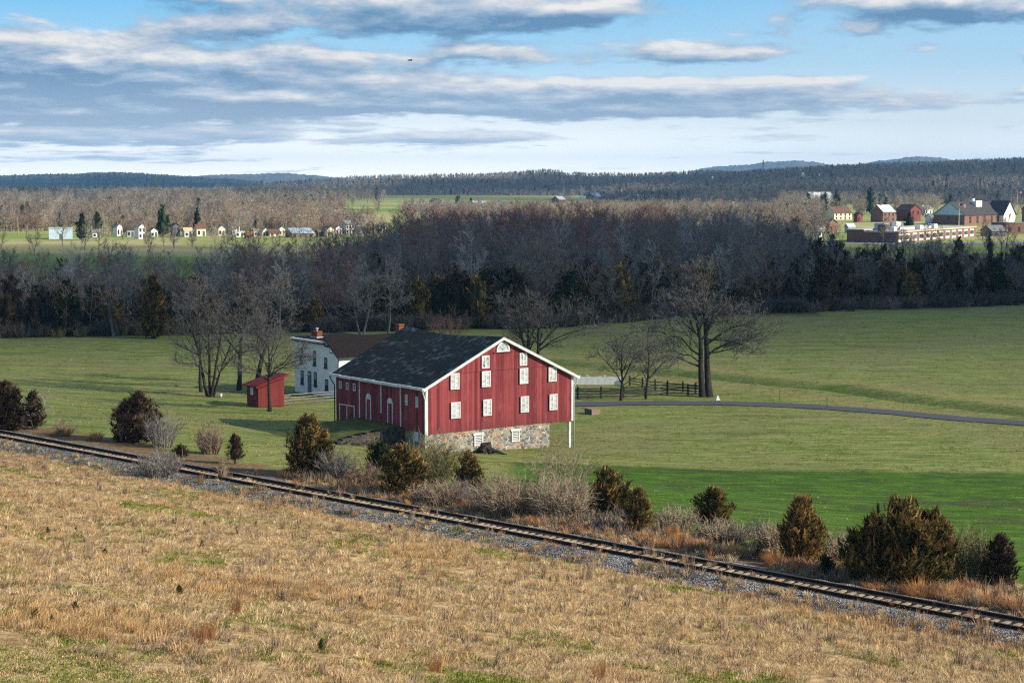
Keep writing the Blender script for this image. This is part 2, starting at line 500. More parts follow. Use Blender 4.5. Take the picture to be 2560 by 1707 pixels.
# ------------------------------------------------------------------ the ground
def smoothgrid(pts):
    return np.array(sorted(set(round(p, 3) for p in pts)))
def geo(a, b, n):
    return [a * (b / a) ** (i / n) for i in range(n + 1)]
gx = [x for x in np.arange(-62, 63, 1.0)] + [s * v for v in geo(64, 19500, 52) for s in (-1, 1)]
gy = [y for y in np.arange(30, 300, 1.0)] + [-v for v in geo(1, 400, 10)] + [0, 10, 20] + geo(302, 15200, 80)
gx, gy = smoothgrid(gx), smoothgrid(gy)
def ground_mat():
    m, N, B = new_mat('ground_cover', 0.95, 0.05)
    P = N.pos()
    x, y, z = N.sep(P)
    flat = N.vec(x, y, 0)
    s = N.math('SUBTRACT', N.math('MULTIPLY_ADD', x, TX, N.math('MULTIPLY', y, TY)), TC)
    nL = N.noise(flat, 0.05, 4, 0.6)
    nM = N.noise(flat, 0.35, 5, 0.65)
    nF = N.noise(flat, 2.3, 5, 0.7)
    nS = N.noise(N.vmul(flat, (0.25, 1.0, 1)), 1.1, 5, 0.7)         # swaths left by mowing
    # dry hillside
    tan = N.ramp(nM, [(0.25, (.17, .12, .065)), (0.45, (.34, .25, .135)), (0.6, (.46, .35, .19)), (0.75, (.27, .25, .10))])
    tan = N.mix(N.step(nF, 0.35, 0.7), tan, (.16, .105, .05))
    # grazed meadow
    mead = N.ramp(nS, [(0.28, (.080, .112, .026)), (0.45, (.145, .185, .046)), (0.58, (.225, .245, .080)), (0.75, (.32, .295, .125))])
    mead = N.mix(N.math('MULTIPLY', N.step(nL, 0.42, 0.62), 0.55), mead, (.20, .19, .085))
    mead = N.mix(N.math('MULTIPLY', N.step(nF, 0.5, 0.75), 0.5), mead, (.05, .085, .018))
    nB = N.noise(N.vmul(flat, (0.16, 0.85, 1)), 0.42, 5, 0.62)
    mead = N.mix(N.math('MULTIPLY', N.step(nB, .52, .70), .70), mead, (.070, .112, .022))
    mead = N.mix(N.math('MULTIPLY', N.step(nB, .46, .32), .60), mead, (.27, .255, .105))
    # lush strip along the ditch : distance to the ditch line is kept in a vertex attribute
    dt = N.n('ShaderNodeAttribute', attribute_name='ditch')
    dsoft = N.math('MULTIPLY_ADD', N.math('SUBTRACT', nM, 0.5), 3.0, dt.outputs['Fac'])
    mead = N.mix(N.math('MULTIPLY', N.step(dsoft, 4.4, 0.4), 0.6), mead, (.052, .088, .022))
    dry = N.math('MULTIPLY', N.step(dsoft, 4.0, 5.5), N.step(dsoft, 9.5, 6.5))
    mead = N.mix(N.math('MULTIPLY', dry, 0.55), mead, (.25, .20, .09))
    # winter wheat in front of the right-hand meadow
    wl = N.math('MULTIPLY_ADD', N.math('SUBTRACT', nM, 0.5), 3.2, N.math('MULTIPLY_ADD', N.math('SUBTRACT', nF, .5), 2.0, y))
    wy = N.step(wl, 141.6, 139.6)
    wx = N.step(N.math('MULTIPLY_ADD', N.math('SUBTRACT', nM, 0.5), 4.0, x), -1.5, 1.5)
    wheat = N.ramp(N.noise(N.vmul(flat, (0.35, 1.0, 1)), 0.9, 6, 0.72), [(0.3, (.050, .046, .026)), (0.42, (.042, .080, .014)), (0.55, (.060, .130, .015)), (0.75, (.115, .215, .027))])
    soil = N.math('MULTIPLY', N.step(N.noise(N.vmul(flat, (0.12, .5, 1)), 0.45, 5, 0.7), 0.5, 0.68), 0.75)
    wheat = N.mix(soil, wheat, (.055, .046, .036))
    wheat = N.mix(N.step(N.noise(flat, 5.0, 2, 0.9), 0.70, 0.74), wheat, (.30, .30, .22))
    field = N.mix(N.math('MULTIPLY', wy, wx), mead, wheat)
    # rough verge beside the ballast
    vs = N.math('MULTIPLY_ADD', N.math('SUBTRACT', nM, 0.5), 7.0, s)
    verge = N.ramp(nF, [(0.3, (.07, .05, .035)), (0.5, (.16, .11, .06)), (0.7, (.24, .17, .085))])
    field = N.mix(N.step(vs, 7.8, 5.6), field, verge)
    # woodland floor and the country beyond it
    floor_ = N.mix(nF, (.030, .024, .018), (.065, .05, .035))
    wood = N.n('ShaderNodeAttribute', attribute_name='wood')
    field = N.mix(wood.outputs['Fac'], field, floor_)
    far = N.step(y, 330.0, 380.0)
    fn = N.noise(N.vmul(flat, (0.5, 1.0, 1)), 0.006, 3, 0.6)
    farc = N.ramp(fn, [(0.3, (.15, .22, .05)), (0.46, (.21, .27, .075)), (0.55, (.38, .34, .18)), (0.7, (.25, .29, .09))])
    farc = N.mix(N.math('MULTIPLY', nM, 0.35), farc, (.08, .10, .03))
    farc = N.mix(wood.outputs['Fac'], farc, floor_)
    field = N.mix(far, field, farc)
    ml = N.math('MULTIPLY_ADD', N.math('SUBTRACT', nM, .5), 2.0, N.math('SUBTRACT', N.math('MULTIPLY_ADD', x, -.55, 43.6), y))
    tan = N.mix(N.math('MULTIPLY', N.step(ml, -.4, .6), N.step(x, -2.0, -5.0)), tan, N.ramp(nF, [(.3, (.16, .145, .06)), (.5, (.27, .235, .11)), (.7, (.36, .31, .16))]))
    col = N.mix(N.step(s, -2.2, -3.4), field, tan)
    N.put(B.inputs['Base Color'], col)
    h = N.math('MULTIPLY_ADD', nF, 0.5, nM)
    bump(N, B, h, 0.55, 0.35)
    return m

def woodline(x):
    """near edge of the woods (y) for a given x"""
    pts = [(-400, 250), (-75, 264), (0, 281), (11, 286), (28.6, 306), (95, 336), (400, 420)]
    for (a, ya), (b, yb) in zip(pts, pts[1:]):
        if x <= b:
            return ya + (yb - ya) * (x - a) / (b - a)
    return 420
def woodback(x, y):
    """True where the nearest block of woods stands"""
    u = x / max(y, 1.0)
    px = 1280 + u * FPX
    wv = 60 * nz(px / 90, 7.7)
    if px < 520: lim = 308
    elif px < 800: lim = 308 + (px - 520) / 280 * 60
    elif px < 1120: lim = 368 + ((px - 800) / 320) ** 1.4 * 270 + wv * (px - 800) / 320
    elif px < 1820: lim = 650 + wv * .5
    elif px < 2180: lim = 650 - (px - 1820) / 360 * 235 + wv
    else: lim = 405
    return y < lim

def build_ground():
    X, Y = np.meshgrid(gx, gy)
    nx, ny = len(gx), len(gy)
    V, dd, wdm = [], [], []
    for j in range(ny):
        for i in range(nx):
            x, y = float(gx[i]), float(gy[j])
            z = hz(x, y)
            V.append((x, y, z))
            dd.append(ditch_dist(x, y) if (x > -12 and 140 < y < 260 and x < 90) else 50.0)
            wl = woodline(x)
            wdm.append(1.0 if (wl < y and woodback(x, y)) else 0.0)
    F = [(j * nx + i, j * nx + i + 1, (j + 1) * nx + i + 1, (j + 1) * nx + i) for j in range(ny - 1) for i in range(nx - 1)]
    me = bpy.data.meshes.new('ground')
    me.from_pydata(V, [], F)
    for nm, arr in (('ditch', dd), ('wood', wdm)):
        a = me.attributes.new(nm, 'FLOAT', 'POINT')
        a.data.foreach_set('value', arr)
    me.polygons.foreach_set('use_smooth', [True] * len(F))
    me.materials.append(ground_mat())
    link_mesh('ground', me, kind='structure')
build_ground()

# the asphalt lane
def build_lane():
    m, N, B = new_mat('asphalt', 0.85, 0.25)
    o = N.obj()
    c = N.mix(N.noise(o, 0.6, 4), (.050, .056, .066), (.075, .08, .092))
    c = N.mix(N.step(N.noise(o, 14, 2), 0.5, 0.8), c, (.12, .12, .125))
    N.put(B.inputs['Base Color'], c)
    pix = [(1180, 1010), (1330, 1011), (1440, 1011), (1560, 1009.5), (1690, 1008), (1790, 1008), (1900, 1010), (2000, 1014), (2100, 1021), (2240, 1032), (2400, 1046), (2560, 1058.5), (2760, 1075), (3000, 1095)]
    P = [at(a, b, 0.0) for a, b in pix]
    fine = []
    for p, q in zip(P, P[1:]):
        for k in range(8):
            fine.append(p.lerp(q, k / 8))
    fine.append(P[-1])
    mb = MB()
    rows = []
    for i, p in enumerate(fine):
        t = (fine[min(i + 1, len(fine) - 1)] - fine[max(i - 1, 0)]).normalized()
        n = Vector((-t.y, t.x, 0))
        w = 1.6 + 0.08 * nz(i * .7, 3)
        row = []
        for k in range(5):
            q = p + n * (w * (k / 2 - 1))
            row.append((q.x, q.y, hz(q.x, q.y) + 0.06 + (0.03 if k in (1, 2, 3) else 0)))
        rows.append(row)
    for r0, r1 in zip(rows, rows[1:]):
        for k in range(4):
            mb.poly([r0[k], r0[k + 1], r1[k + 1], r1[k]])
    o = mb.obj('asphalt_lane', m, smooth=True)
    tag(o, kind='structure')
build_lane()

# ------------------------------------------------------------------ railway
def trk(t, s, z=0.0):
    """point on the track: t metres along it, s metres across (positive = far side)"""
    return Vector((TX * (TC + s) + TDX * t, TY * (TC + s) + TDY * t, z))
RAILZ = 4.0
BALLAST = [(-3.5, 3.35), (-2.9, 3.50), (-2.35, 3.66), (-1.75, 3.82), (-1.4, 3.89), (-.9, 3.885), (-.6, 3.80), (.34, 3.82), (.46, 3.89), (.66, 3.89), (.95, 3.86), (1.3, 3.85), (1.75, 3.80), (2.4, 3.62), (3.3, 3.48), (4.4, 3.40), (5.0, 3.30)]
def gz(x, y):
    """ground or ballast, whichever is on top"""
    z, s = hz(x, y), srail(x, y)
    for (a, za), (b, zb) in zip(BALLAST, BALLAST[1:]):
        if a <= s <= b:
            z = max(z, za + (zb - za) * (s - a) / (b - a))
    return z
def build_railway():
    # ballast shoulder: a low trapezium of crushed stone
    m, N, B = new_mat('crushed_stone', 0.9, 0.15)
    P = N.pos()
    vo = N.n('ShaderNodeTexVoronoi')
    vo.inputs['Scale'].default_value = 15.0
    N.put(vo.inputs['Vector'], P)
    r = N.sep(vo.outputs['Color'])[0]
    c = N.ramp(r, [(0, (.03, .033, .037)), (.35, (.085, .09, .095)), (.6, (.18, .19, .20)), (.85, (.42, .43, .43)), (1, (.10, .09, .08))])
    c = N.mix(N.math('MULTIPLY', N.step(N.noise(P, 0.5, 4), .48, .65), .8), c, (.12, .085, .06))
    px_, py_, _z = N.sep(P)
    sr = N.math('ABSOLUTE', N.math('SUBTRACT', N.math('MULTIPLY_ADD', px_, TX, N.math('MULTIPLY', py_, TY)), TC))
    c = N.mix(N.math('MULTIPLY', N.step(sr, 1.25, .95), .88), c, (.030, .021, .017))
    N.put(B.inputs['Base Color'], c)
    bump(N, B, vo.outputs['Distance'], 1.0, 0.12)
    mb = MB()
    rnd = random.Random(5)
    prof = BALLAST
    rows = []
    n = 560
    for i in range(n + 1):
        t = -220 + 440 * i / n
        row = []
        for k, (s, z) in enumerate(prof):
            a = 0.0 if k in (0, len(prof) - 1) else 1.0
            a *= .35 if abs(s) < 1.45 else 1.0
            p = trk(t, s + a * rnd.uniform(-.14, .14), z + a * rnd.uniform(-.05, .05))
            row.append(p)
        rows.append(row)
    for r0, r1 in zip(rows, rows[1:]):
        for k in range(len(prof) - 1):
            mb.poly([r0[k], r1[k], r1[k + 1], r0[k + 1]])
    o = mb.obj('ballast', m)
    tag(o, kind='structure')

    mrust = plain('rusty_steel', (.035, .018, .013), (.018, .011, .009), 2, 0.85, 0.15)
    mtop = plain('worn_rail_head', (.085, .055, .042), (.05, .03, .024), 1, 0.6, 0.3)
    mtie = plain('grey_timber', (.34, .29, .21), (.20, .165, .12), 2.2, 0.9, 0.1, 0.4, (1, 1, 1), 5, 0.3)
    root = empty('railway_track', trk(0, 0, 3.7), 0, 'single rusty railway track crossing the picture below the barn', 'railway track')
    inv = root.location
    for sgn in (-1, 1):
        mb = MB()
        for (a, b, z0, z1, mi) in ((-.07, .07, 3.865, 3.89, 0), (-.014, .014, 3.89, 4.00, 0), (-.038, .038, 4.00, 4.035, 1)):
            s = sgn * 0.7525
            p0, p1 = -215, 215
            pts = [trk(p0, s + a, z0), trk(p0, s + b, z0), trk(p0, s + b, z1), trk(p0, s + a, z1)]
            off = trk(p1, 0) - trk(p0, 0)
            mb.prism([p - inv for p in pts], off, mi)
        mb.obj('rail', [mrust, mtop], root)
    # sleepers: the hundred nearest are separate parts, the rest one part
    sp = 0.5
    rnd = random.Random(11)
    ties = []
    for i in range(-400, 420):
        t = i * sp + rnd.uniform(-.05, .05)
        ties.append((t, rnd.uniform(-.012, .012), rnd.uniform(-.05, .05), rnd.uniform(.98, 1.05)))
    vis = sorted([q for q in ties], key=lambda q: abs(q[0] - 25.0))
    near, rest = vis[:100], vis[100:]
    def tie_into(mb, q, base):
        t, dz, sh, ln = q
        p = [trk(t - .115, sh - 1.3 * ln, 3.70 + dz), trk(t + .115, sh - 1.3 * ln, 3.70 + dz), trk(t + .115, sh + 1.3 * ln, 3.70 + dz), trk(t - .115, sh + 1.3 * ln, 3.70 + dz)]
        mb.prism([v - base for v in p], (0, 0, 0.17))
    proto = None
    for q in near:
        if proto is None:
            mb = MB()
            tie_into(mb, (0, 0, 0, 1), trk(0, 0, 3.7))
            proto = mb.obj('sleeper', mtie, root)
            o = proto
        else:
            o = proto.copy()
            COL.objects.link(o)
        o.location = trk(q[0], q[2], 3.7 + q[1]) - inv
    mb = MB()
    for q in rest:
        tie_into(mb, q, inv)
    o = mb.obj('sleeper', mtie, root)
    tag(o, kind='stuff')
build_railway()

# ------------------------------------------------------------------ barn
BX, BY, BROT = -6.954, 143.941, rad(90 - 52.83)
BW, BL = 15.236, 13.677
def build_barn():
    R = empty('barn', (BX, BY, 0), BROT, 'big red bank barn with stone foundation and dark shingle roof', 'barn')
    ZE, ZR, ZB = 6.42, 9.98, 2.58
    EX = BW / 2
    def zr(x):      # roof underside line
        return ZE + (ZR - ZE) * (1 - abs(x - EX) / EX)
    # --- siding
    mb = MB()
    belt = 7.42
    xb = (belt - ZE) / (ZR - ZE) * EX
    mb.prism([(0.0, 0, ZB), (BW, 0, ZB), (BW, 0, ZE), (BW - xb, 0, belt), (xb, 0, belt), (0, 0, ZE)], (0, .15, 0), 0)
    mb.prism([(xb - .1, -.05, belt - .03), (BW - xb + .1, -.05, belt - .03), (EX, -.05, ZR)], (0, .18, 0), 0)
    mb.box(12.85, -.04, ZB - .06, BW, .13, ZB + .12, 0)                       # bottom rail over the forebay
    mb.prism([(0, BL, 0.2), (BW, BL, 0.2), (BW, BL, ZE), (EX, BL, ZR), (0, BL, ZE)], (0, -.15, 0), 0)
    # left long wall, split round the two doorways' recess lines
    mb.box(0.0, .152, 2.80, .15, 10.60, ZE, 1)
    mb.box(0.0, 10.60, 1.6, .15, BL - .152, ZE, 1)
    mb.box(-.035, .15, 2.72, .11, 3.2, 2.98, 1)
    mb.box(BW - .15, .152, ZB, BW, BL - .152, ZE, 1)
    mb.box(.16, .16, ZB + .02, BW - .16, BL - .16, ZB + .22, 1)                # floor over the forebay
    mb.obj('wall', [M_RED_X, M_RED_Y], R)
    # --- roof with a sagging ridge
    mb = MB()
    ns, na = 16, 10
    sag = lambda t: -.30 * math.sin(PI * t) + .05 * math.sin(7 * t)
    grid = {}
    th = .14
    x_lo, x_hi = -.42, BW + .42
    for j in range(ns + 1):
        t = j / ns
        y = -.36 + (BL + .72) * t
        for i in range(2 * na + 1):
            f = i / na - 1
            x = EX + f * (EX + .42)
            z = ZE + (ZR - ZE) * (1 - abs(x - EX) / EX) + .16
            z += sag(t) * (1 - abs(f)) + .04 * nz(x * .6, y * .4, 4)
            grid[i, j] = (x, y, z)
    for j in range(ns):
        for i in range(2 * na):
            mb.poly([grid[i, j], grid[i + 1, j], grid[i + 1, j + 1], grid[i, j + 1]])
            dn = lambda p: (p[0], p[1], p[2] - th)
            mb.poly([dn(grid[i, j]), dn(grid[i, j + 1]), dn(grid[i + 1, j + 1]), dn(grid[i + 1, j])])
    for i in range(2 * na):
        for j in (0, ns):
            mb.poly([grid[i, j], (grid[i, j][0], grid[i, j][1], grid[i, j][2] - th), (grid[i + 1, j][0], grid[i + 1, j][1], grid[i + 1, j][2] - th), grid[i + 1, j]])
    for j in range(ns):
        for i in (0, 2 * na):
            a, b = grid[i, j], grid[i, j + 1]
            mb.poly([a, b, (b[0], b[1], b[2] - th), (a[0], a[1], a[2] - th)])
    roof = mb.obj('roof', M_SHINGLE, R)
    # --- rake boards on both gables (white)
    for (y0, y1) in ((-.40, -.34), (BL + .34, BL + .40)):
        mb = MB()
        for sx in (-1, 1):
            xa, xc = EX + sx * (EX + .46), EX
            za = ZE + (ZR - ZE) * (1 - (EX + .46) / EX)
            zc = ZR
            mb.prism([(xa, y0, za - .09), (xc, y0, zc - .09), (xc, y0, zc + .16), (xa, y0, za + .16)], (0, y1 - y0, 0))
            mb.prism([(xa, y1, za - .06), (xc, y1, zc - .06), (xc, y1, zc - .02), (xa, y1, za - .02)], (0, .36 if y0 < 0 else -.36, 0))
        mb.obj('rake_board', M_WHITE, R)
    # --- eave gutters
    for (x0, nm) in ((-.56, 'gutter'), (BW + .42, 'gutter')):
        mb = MB()
        zg = ZE - .14 * .5
        for k in range(8):
            y0 = -.38 + (BL + .76) * k / 8
            y1 = -.38 + (BL + .76) * (k + 1) / 8
            w = .03 * math.sin(k * 1.9)
            mb.box(x0, y0, zg - .12 + w * .5, x0 + .15, y1 + .002 * k, zg + .08 + w * .5)
        mb.obj(nm, M_METAL if x0 > 0 else M_WHITE, R)
    # --- corner boards and downpipes
    for (x0, x1) in ((-.03, .18), (BW - .17, BW + .05)):
        mb = MB()
        mb.box(x0, -.06, ZB - .05, x1, -.003, ZE + .12)
        mb.box(x0 - (.0 if x0 < 0 else -.06), -.003, ZB - .05, x0 + .03 if x0 < 0 else x1, .18, ZE + .05)
        mb.obj('corner_board', M_WHITE, R)
    def pipe(pts, r=.055, mt=M_WHITE):
        mb = MB()
        mb.tube(pts, r, 8)
        mb.obj('downpipe', mt, R, True)
    pipe([(-.5, -.30, ZE - .2), (-.42, -.25, ZE - .45), (-.12, -.10, ZE - 1.0), (-.12, -.10, ZB + .1), (-.10, -.10, .6)])
    pipe([(BW + .5, -.05, ZE - .18), (BW + .45, -.05, ZE - .5), (BW + .14, -.06, ZE - .95), (BW + .14, -.06, .05)], .05, M_METAL)
    pipe([(-.5, BL + .25, ZE - .2), (-.42, BL + .2, ZE - .5), (-.12, BL + .08, ZE - 1.0), (-.12, BL + .08, 1.2)], .05, M_DKTRIM)
    # --- stone foundation
    mb = MB()
    mb.box(.04, .04, -1.0, 12.75, .55, ZB - .005)
    mb.box(.04, .56, -1.0, .5, BL - .05, 2.79)
    mb.box(12.2, .56, -1.0, 12.74, BL - .05, ZB - .005)
    mb.box(.5, BL - .6, -1.0, 12.2, BL - .16, ZB - .01)
    mb.obj('foundation', M_STONE, R)
    # --- forebay posts
    for y in (.10, 4.6, 9.2, BL - .35):
        mb = MB()
        mb.box(BW - .30, y, -.3, BW - .08, y + .2, ZB - .07)
        mb.obj('post', M_WHITE, R)
    # --- louvred shutters of the gable
    def shutter(x0, z0, x1, z1, worn=0, y=-.055):
        mb = MB()
        rnd = random.Random(int(x0 * 100 + z0 * 10))
        fw = .10
        yb, yf = y - .02, y - .09
        mb.box(x0, yf, z0, x0 + fw, yb, z1)
        mb.box(x1 - fw, yf, z0, x1, yb, z1)
        mb.box(x0 + fw, yf, z1 - fw, x1 - fw, yb, z1)
        mb.box(x0 + fw, yf, z0, x1 - fw, yb, z0 + fw)
        xm = (x0 + x1) / 2
        mb.box(xm - .06, yf + .004, z0 + fw, xm + .06, yb, z1 - fw)
        mb.box(x0 + .02, yb, z0 + .02, x1 - .02, yb + .03, z1 - .02, 1)
        n = int(round((z1 - z0) / .125))
        for half in ((x0 + fw, xm - .06), (xm + .06, x1 - fw)):
            for k in range(n):
                zc = z0 + fw + (z1 - z0 - 2 * fw) * (k + .5) / n
                tl = rnd.uniform(-.035, .035) * (2.2 if worn else .5)
                if worn and rnd.random() < .15: continue
                h = .030 + rnd.uniform(-.004, .004)
                p = [(half[0] + .002, yf + .012, zc - h + tl), (half[1] - .002, yf + .012, zc - h - tl), (half[1] - .002, yb - .012, zc + h - tl), (half[0] + .002, yb - .012, zc + h + tl)]
                mb.prism(p, (0, -.008, .014))
        mb.obj('shutter', [M_WHITE, M_LOUVER_GAP], R)
    UP = -.105
    shutter(5.52, 7.63, 6.30, 8.68, 1, -.052)
    shutter(9.44, 7.62, 10.22, 8.68, 1, -.052)
    for (a, zb, c, zt) in ((2.38, 6.10, 3.26, 7.42), (5.53, 6.08, 6.42, 7.40), (9.45, 6.08, 10.33, 7.40), (12.52, 6.06, 13.38, 7.30),
                           (2.42, 3.72, 3.36, 5.06), (5.66, 3.69, 6.53, 5.05), (9.55, 3.66, 10.42, 5.03), (12.62, 3.62, 13.49, 4.99)):
        shutter(a, zb, c, zt)
    # --- fan window in the peak
    mb = MB()
    cx, cz, ro, ri = 7.72, 9.02, .68, .54
    n = 18
    for k in range(n):
        a0, a1 = PI * k / n, PI * (k + 1) / n
        q = [(cx + r * math.cos(a), -.15, cz + r * math.sin(a) * 1.0) for r, a in ((ri, a0), (ro, a0), (ro, a1), (ri, a1))]
        mb.prism(q, (0, .09, 0))
    mb.box(cx - ro, -.152, cz - .13, cx + ro, -.06, cz - .002)
    mb.box(cx - .97, -.19, cz - .18, cx + .97, -.055, cz - .135, 1)
    for a in (PI / 4, PI / 2, 3 * PI / 4):
        mb.tube([(cx, -.125, cz), (cx + ri * math.cos(a), -.125, cz + ri * math.sin(a))], .015, 4)
    fr = mb.obj('fan_window', [M_WHITE, M_RED_X], R)
    mb = MB()
    mb.poly([(cx + ri * math.cos(PI * k / n), -.10, cz + ri * math.sin(PI * k / n)) for k in range(n + 1)])
    mb.obj('pane', M_FANGLASS, fr)
    # --- small louvred cellar windows in the stone
    def cellar(x0, z0, x1, z1):
        mb = MB()
        y0, y1 = -.05, .05
        mb.box(x0 - .12, y0, z0 - .08, x0, y1, z1)
        mb.box(x1, y0, z0 - .08, x1 + .12, y1, z1)
        mb.box(x0 - .22, y0 - .01, z1, x1 + .22, y1, z1 + .17)
        mb.box(x0, y0, z0 - .08, x1, y1, z0 + .04)
        mb.box(x0, .035, z0 + .04, x1, .055, z1, 1)
        for k in range(6):
            zc = z0 + .1 + (z1 - z0 - .14) * k / 5
            mb.prism([(x0, -.03, zc - .03), (x1, -.03, zc - .03), (x1, .03, zc + .03), (x0, .03, zc + .03)], (0, -.008, .02))
        mb.obj('cellar_window', [M_WHITE, M_GLASS], R)
    cellar(4.93, 1.32, 5.60, 2.15)
    cellar(8.80, 1.33, 9.40, 2.17)
    # --- left wall : windows, door frames, arched doors
    def lbox(mb, y0, z0, y1, z1, d0=-.06, d1=-.004, m=0):
        mb.box(d0, y0, z0, d1, y1, z1, m)
    for (yc, zb, zt) in ((12.92, 5.20, 5.83), (11.80, 5.18, 5.81), (10.68, 5.18, 5.82)):
        mb = MB()
        y0, y1 = yc - .21, yc + .21
        lbox(mb, y0, zb, y0 + .09, zt); lbox(mb, y1 - .09, zb, y1, zt)
        lbox(mb, y0 + .09, zb, y1 - .09, zb + .09); lbox(mb, y0 + .09, zt - .09, y1 - .09, zt)
        lbox(mb, y0 + .09, (zb + zt) / 2 - .02, y1 - .09, (zb + zt) / 2 + .02, -.05, -.01)
        w = mb.obj('window', M_WHITE, R)
        mb = MB()
        lbox(mb, y0 + .08, zb + .08, y1 - .08, zt - .08, -.025, -.006)
        mb.obj('pane', M_GLASS, w)
    for (yc, zb, zt) in ((2.72, 4.72, 5.64), (1.20, 4.68, 5.60)):
        mb = MB()
        y0, y1 = yc - .2, yc + .2
        lbox(mb, y0, zb, y1, zt, -.03, -.004, 1)
        for k in range(9):
            zc = zb + (zt - zb) * (k + .5) / 9
            lbox(mb, y0, zc - .032, y1, zc + .032, -.06, -.03)
        mb.obj('louvre_window', [M_WHITE, M_LOUVER_GAP], R)
    # sliding door leaves with white battens and a header rail
    mb = MB()
    for y0, y1 in ((3.70, 5.05), (5.07, 6.40), (6.58, 8.18), (8.20, 9.82)):
        lbox(mb, y0, 2.95, y1, 6.08, -.045, -.004)
    mb.obj('barn_door', M_RED_Y, R)
    for (ya, yb2, z0) in ((9.78, 9.90, 2.96), (6.43, 6.55, 3.7), (3.52, 3.64, 2.90)):
        mb = MB()
        lbox(mb, ya, z0, yb2, 6.30, -.075, -.005)
        mb.obj('door_post', M_WHITE, R)
    mb = MB()
    lbox(mb, 3.65, 6.08, 9.77, 6.13, -.09, -.005)
    mb.obj('door_rail', M_WHITE, R)
    def arched(yc, z0, zt):
        mb = MB()
        w = .40
        zs = zt - .48
        n = 12
        arc = [(-.05, yc + w * math.cos(PI * k / n), zs + .48 * math.sin(PI * k / n)) for k in range(n + 1)]
        mb.prism(arc, (-.04, 0, 0))
        lbox(mb, yc - w, z0, yc - w + .1, zs - .002, -.09, -.05)
        lbox(mb, yc + w - .1, z0, yc + w, zs - .002, -.09, -.05)
        mb.obj('door_arch', M_WHITE, R)
    arched(8.42, 2.96, 5.17)
    arched(5.12, 2.98, 5.13)
    mb = MB()
    for ya, yb2 in ((13.05, 13.14), (10.68, 10.77)):
        lbox(mb, ya, 1.9, yb2, 3.87)
    lbox(mb, 10.77, 3.79, 13.05, 3.87)
    lbox(mb, 11.88, 1.9, 11.95, 3.79)
    mb.obj('door_frame', M_WHITE, R)
    # cellar slit in the stone of the long wall
    mb = MB()
    mb.box(-.06, .98, 1.9, .04, 1.55, 2.72)
    for k in range(7):
        mb.box(-.075, 1.04, 1.98 + k * .1, -.06, 1.49, 2.03 + k * .1, 1)
    mb.obj('cellar_window', [M_METAL, M_WHITE], R)
    return R
build_barn()

BD = Vector((math.cos(BROT), math.sin(BROT), 0))      # along the barn's gable
BN = Vector((-BD.y, BD.x, 0))                        # along its long wall, away
BO = Vector((BX, BY, 0))
# grassy bank up to the threshing-floor doors, held on the near side by a stone wall
def build_ramp():
    m, N, B = new_mat('bank_turf', 0.95, 0.05)
    P = N.pos()
    f = N.noise(P, 1.6, 6, 0.7)
    c = N.ramp(f, [(.3, (.045, .058, .016)), (.5, (.085, .10, .03)), (.7, (.14, .135, .055))])
    N.put(B.inputs['Base Color'], c)
    bump(N, B, f, .6, .2)
    mb = MB()
    nb, ne = 24, 16
    g = {}
    for j in range(nb + 1):
        b = 3.55 + 12.5 * j / nb
        for i in range(ne + 1):
            e = 9.0 * (i / ne)
            p = BO - BD * (e - .0) + BN * b
            top = 2.93 - .02 * e - .0105 * e * e
            side = max(0.0, (b - 10.4) / 5.0)
            gr = hz(p.x, p.y) - .12
            k = (1 - min(1, side)) ** 1.3
            fall = max(0, 1 - max(0, e - 5.5) / 3.5)
            z = gr + max(0, top - gr) * k * (fall ** .8 if fall < 1 else 1)
            if b < 3.6 and e > 6.2: z = gr
            z += .05 * nz(p.x, p.y, 6)
            g[i, j] = (p.x, p.y, z)
    for j in range(nb):
        for i in range(ne):
            mb.poly([g[i, j], g[i, j + 1], g[i + 1, j + 1], g[i + 1, j]])
    tag(mb.obj('earth_ramp', m, smooth=True), kind='structure')
    # retaining wall
    mb = MB()
    rnd = random.Random(3)
    n = 14
    for k in range(n):
        e0, e1 = .1 + 6.4 * k / n, .1 + 6.4 * (k + 1) / n - .015
        zt = 2.92 - .03 * e0 - .012 * e0 * e0 + rnd.uniform(-.07, .07)
        a = [BO - BD * e0 + BN * 3.0, BO - BD * e1 + BN * 3.0, BO - BD * e1 + BN * 3.5, BO - BD * e0 + BN * 3.5]
        zb = min(hz(p.x, p.y) for p in a) - .4
        mb.prism([(p.x, p.y, zb) for p in a], (0, 0, zt - zb))
    o = mb.obj('stone_wall', M_STONE_DARK)
    tag(o, 'low dark stone retaining wall beside the grassy barn ramp', 'wall')
build_ramp()

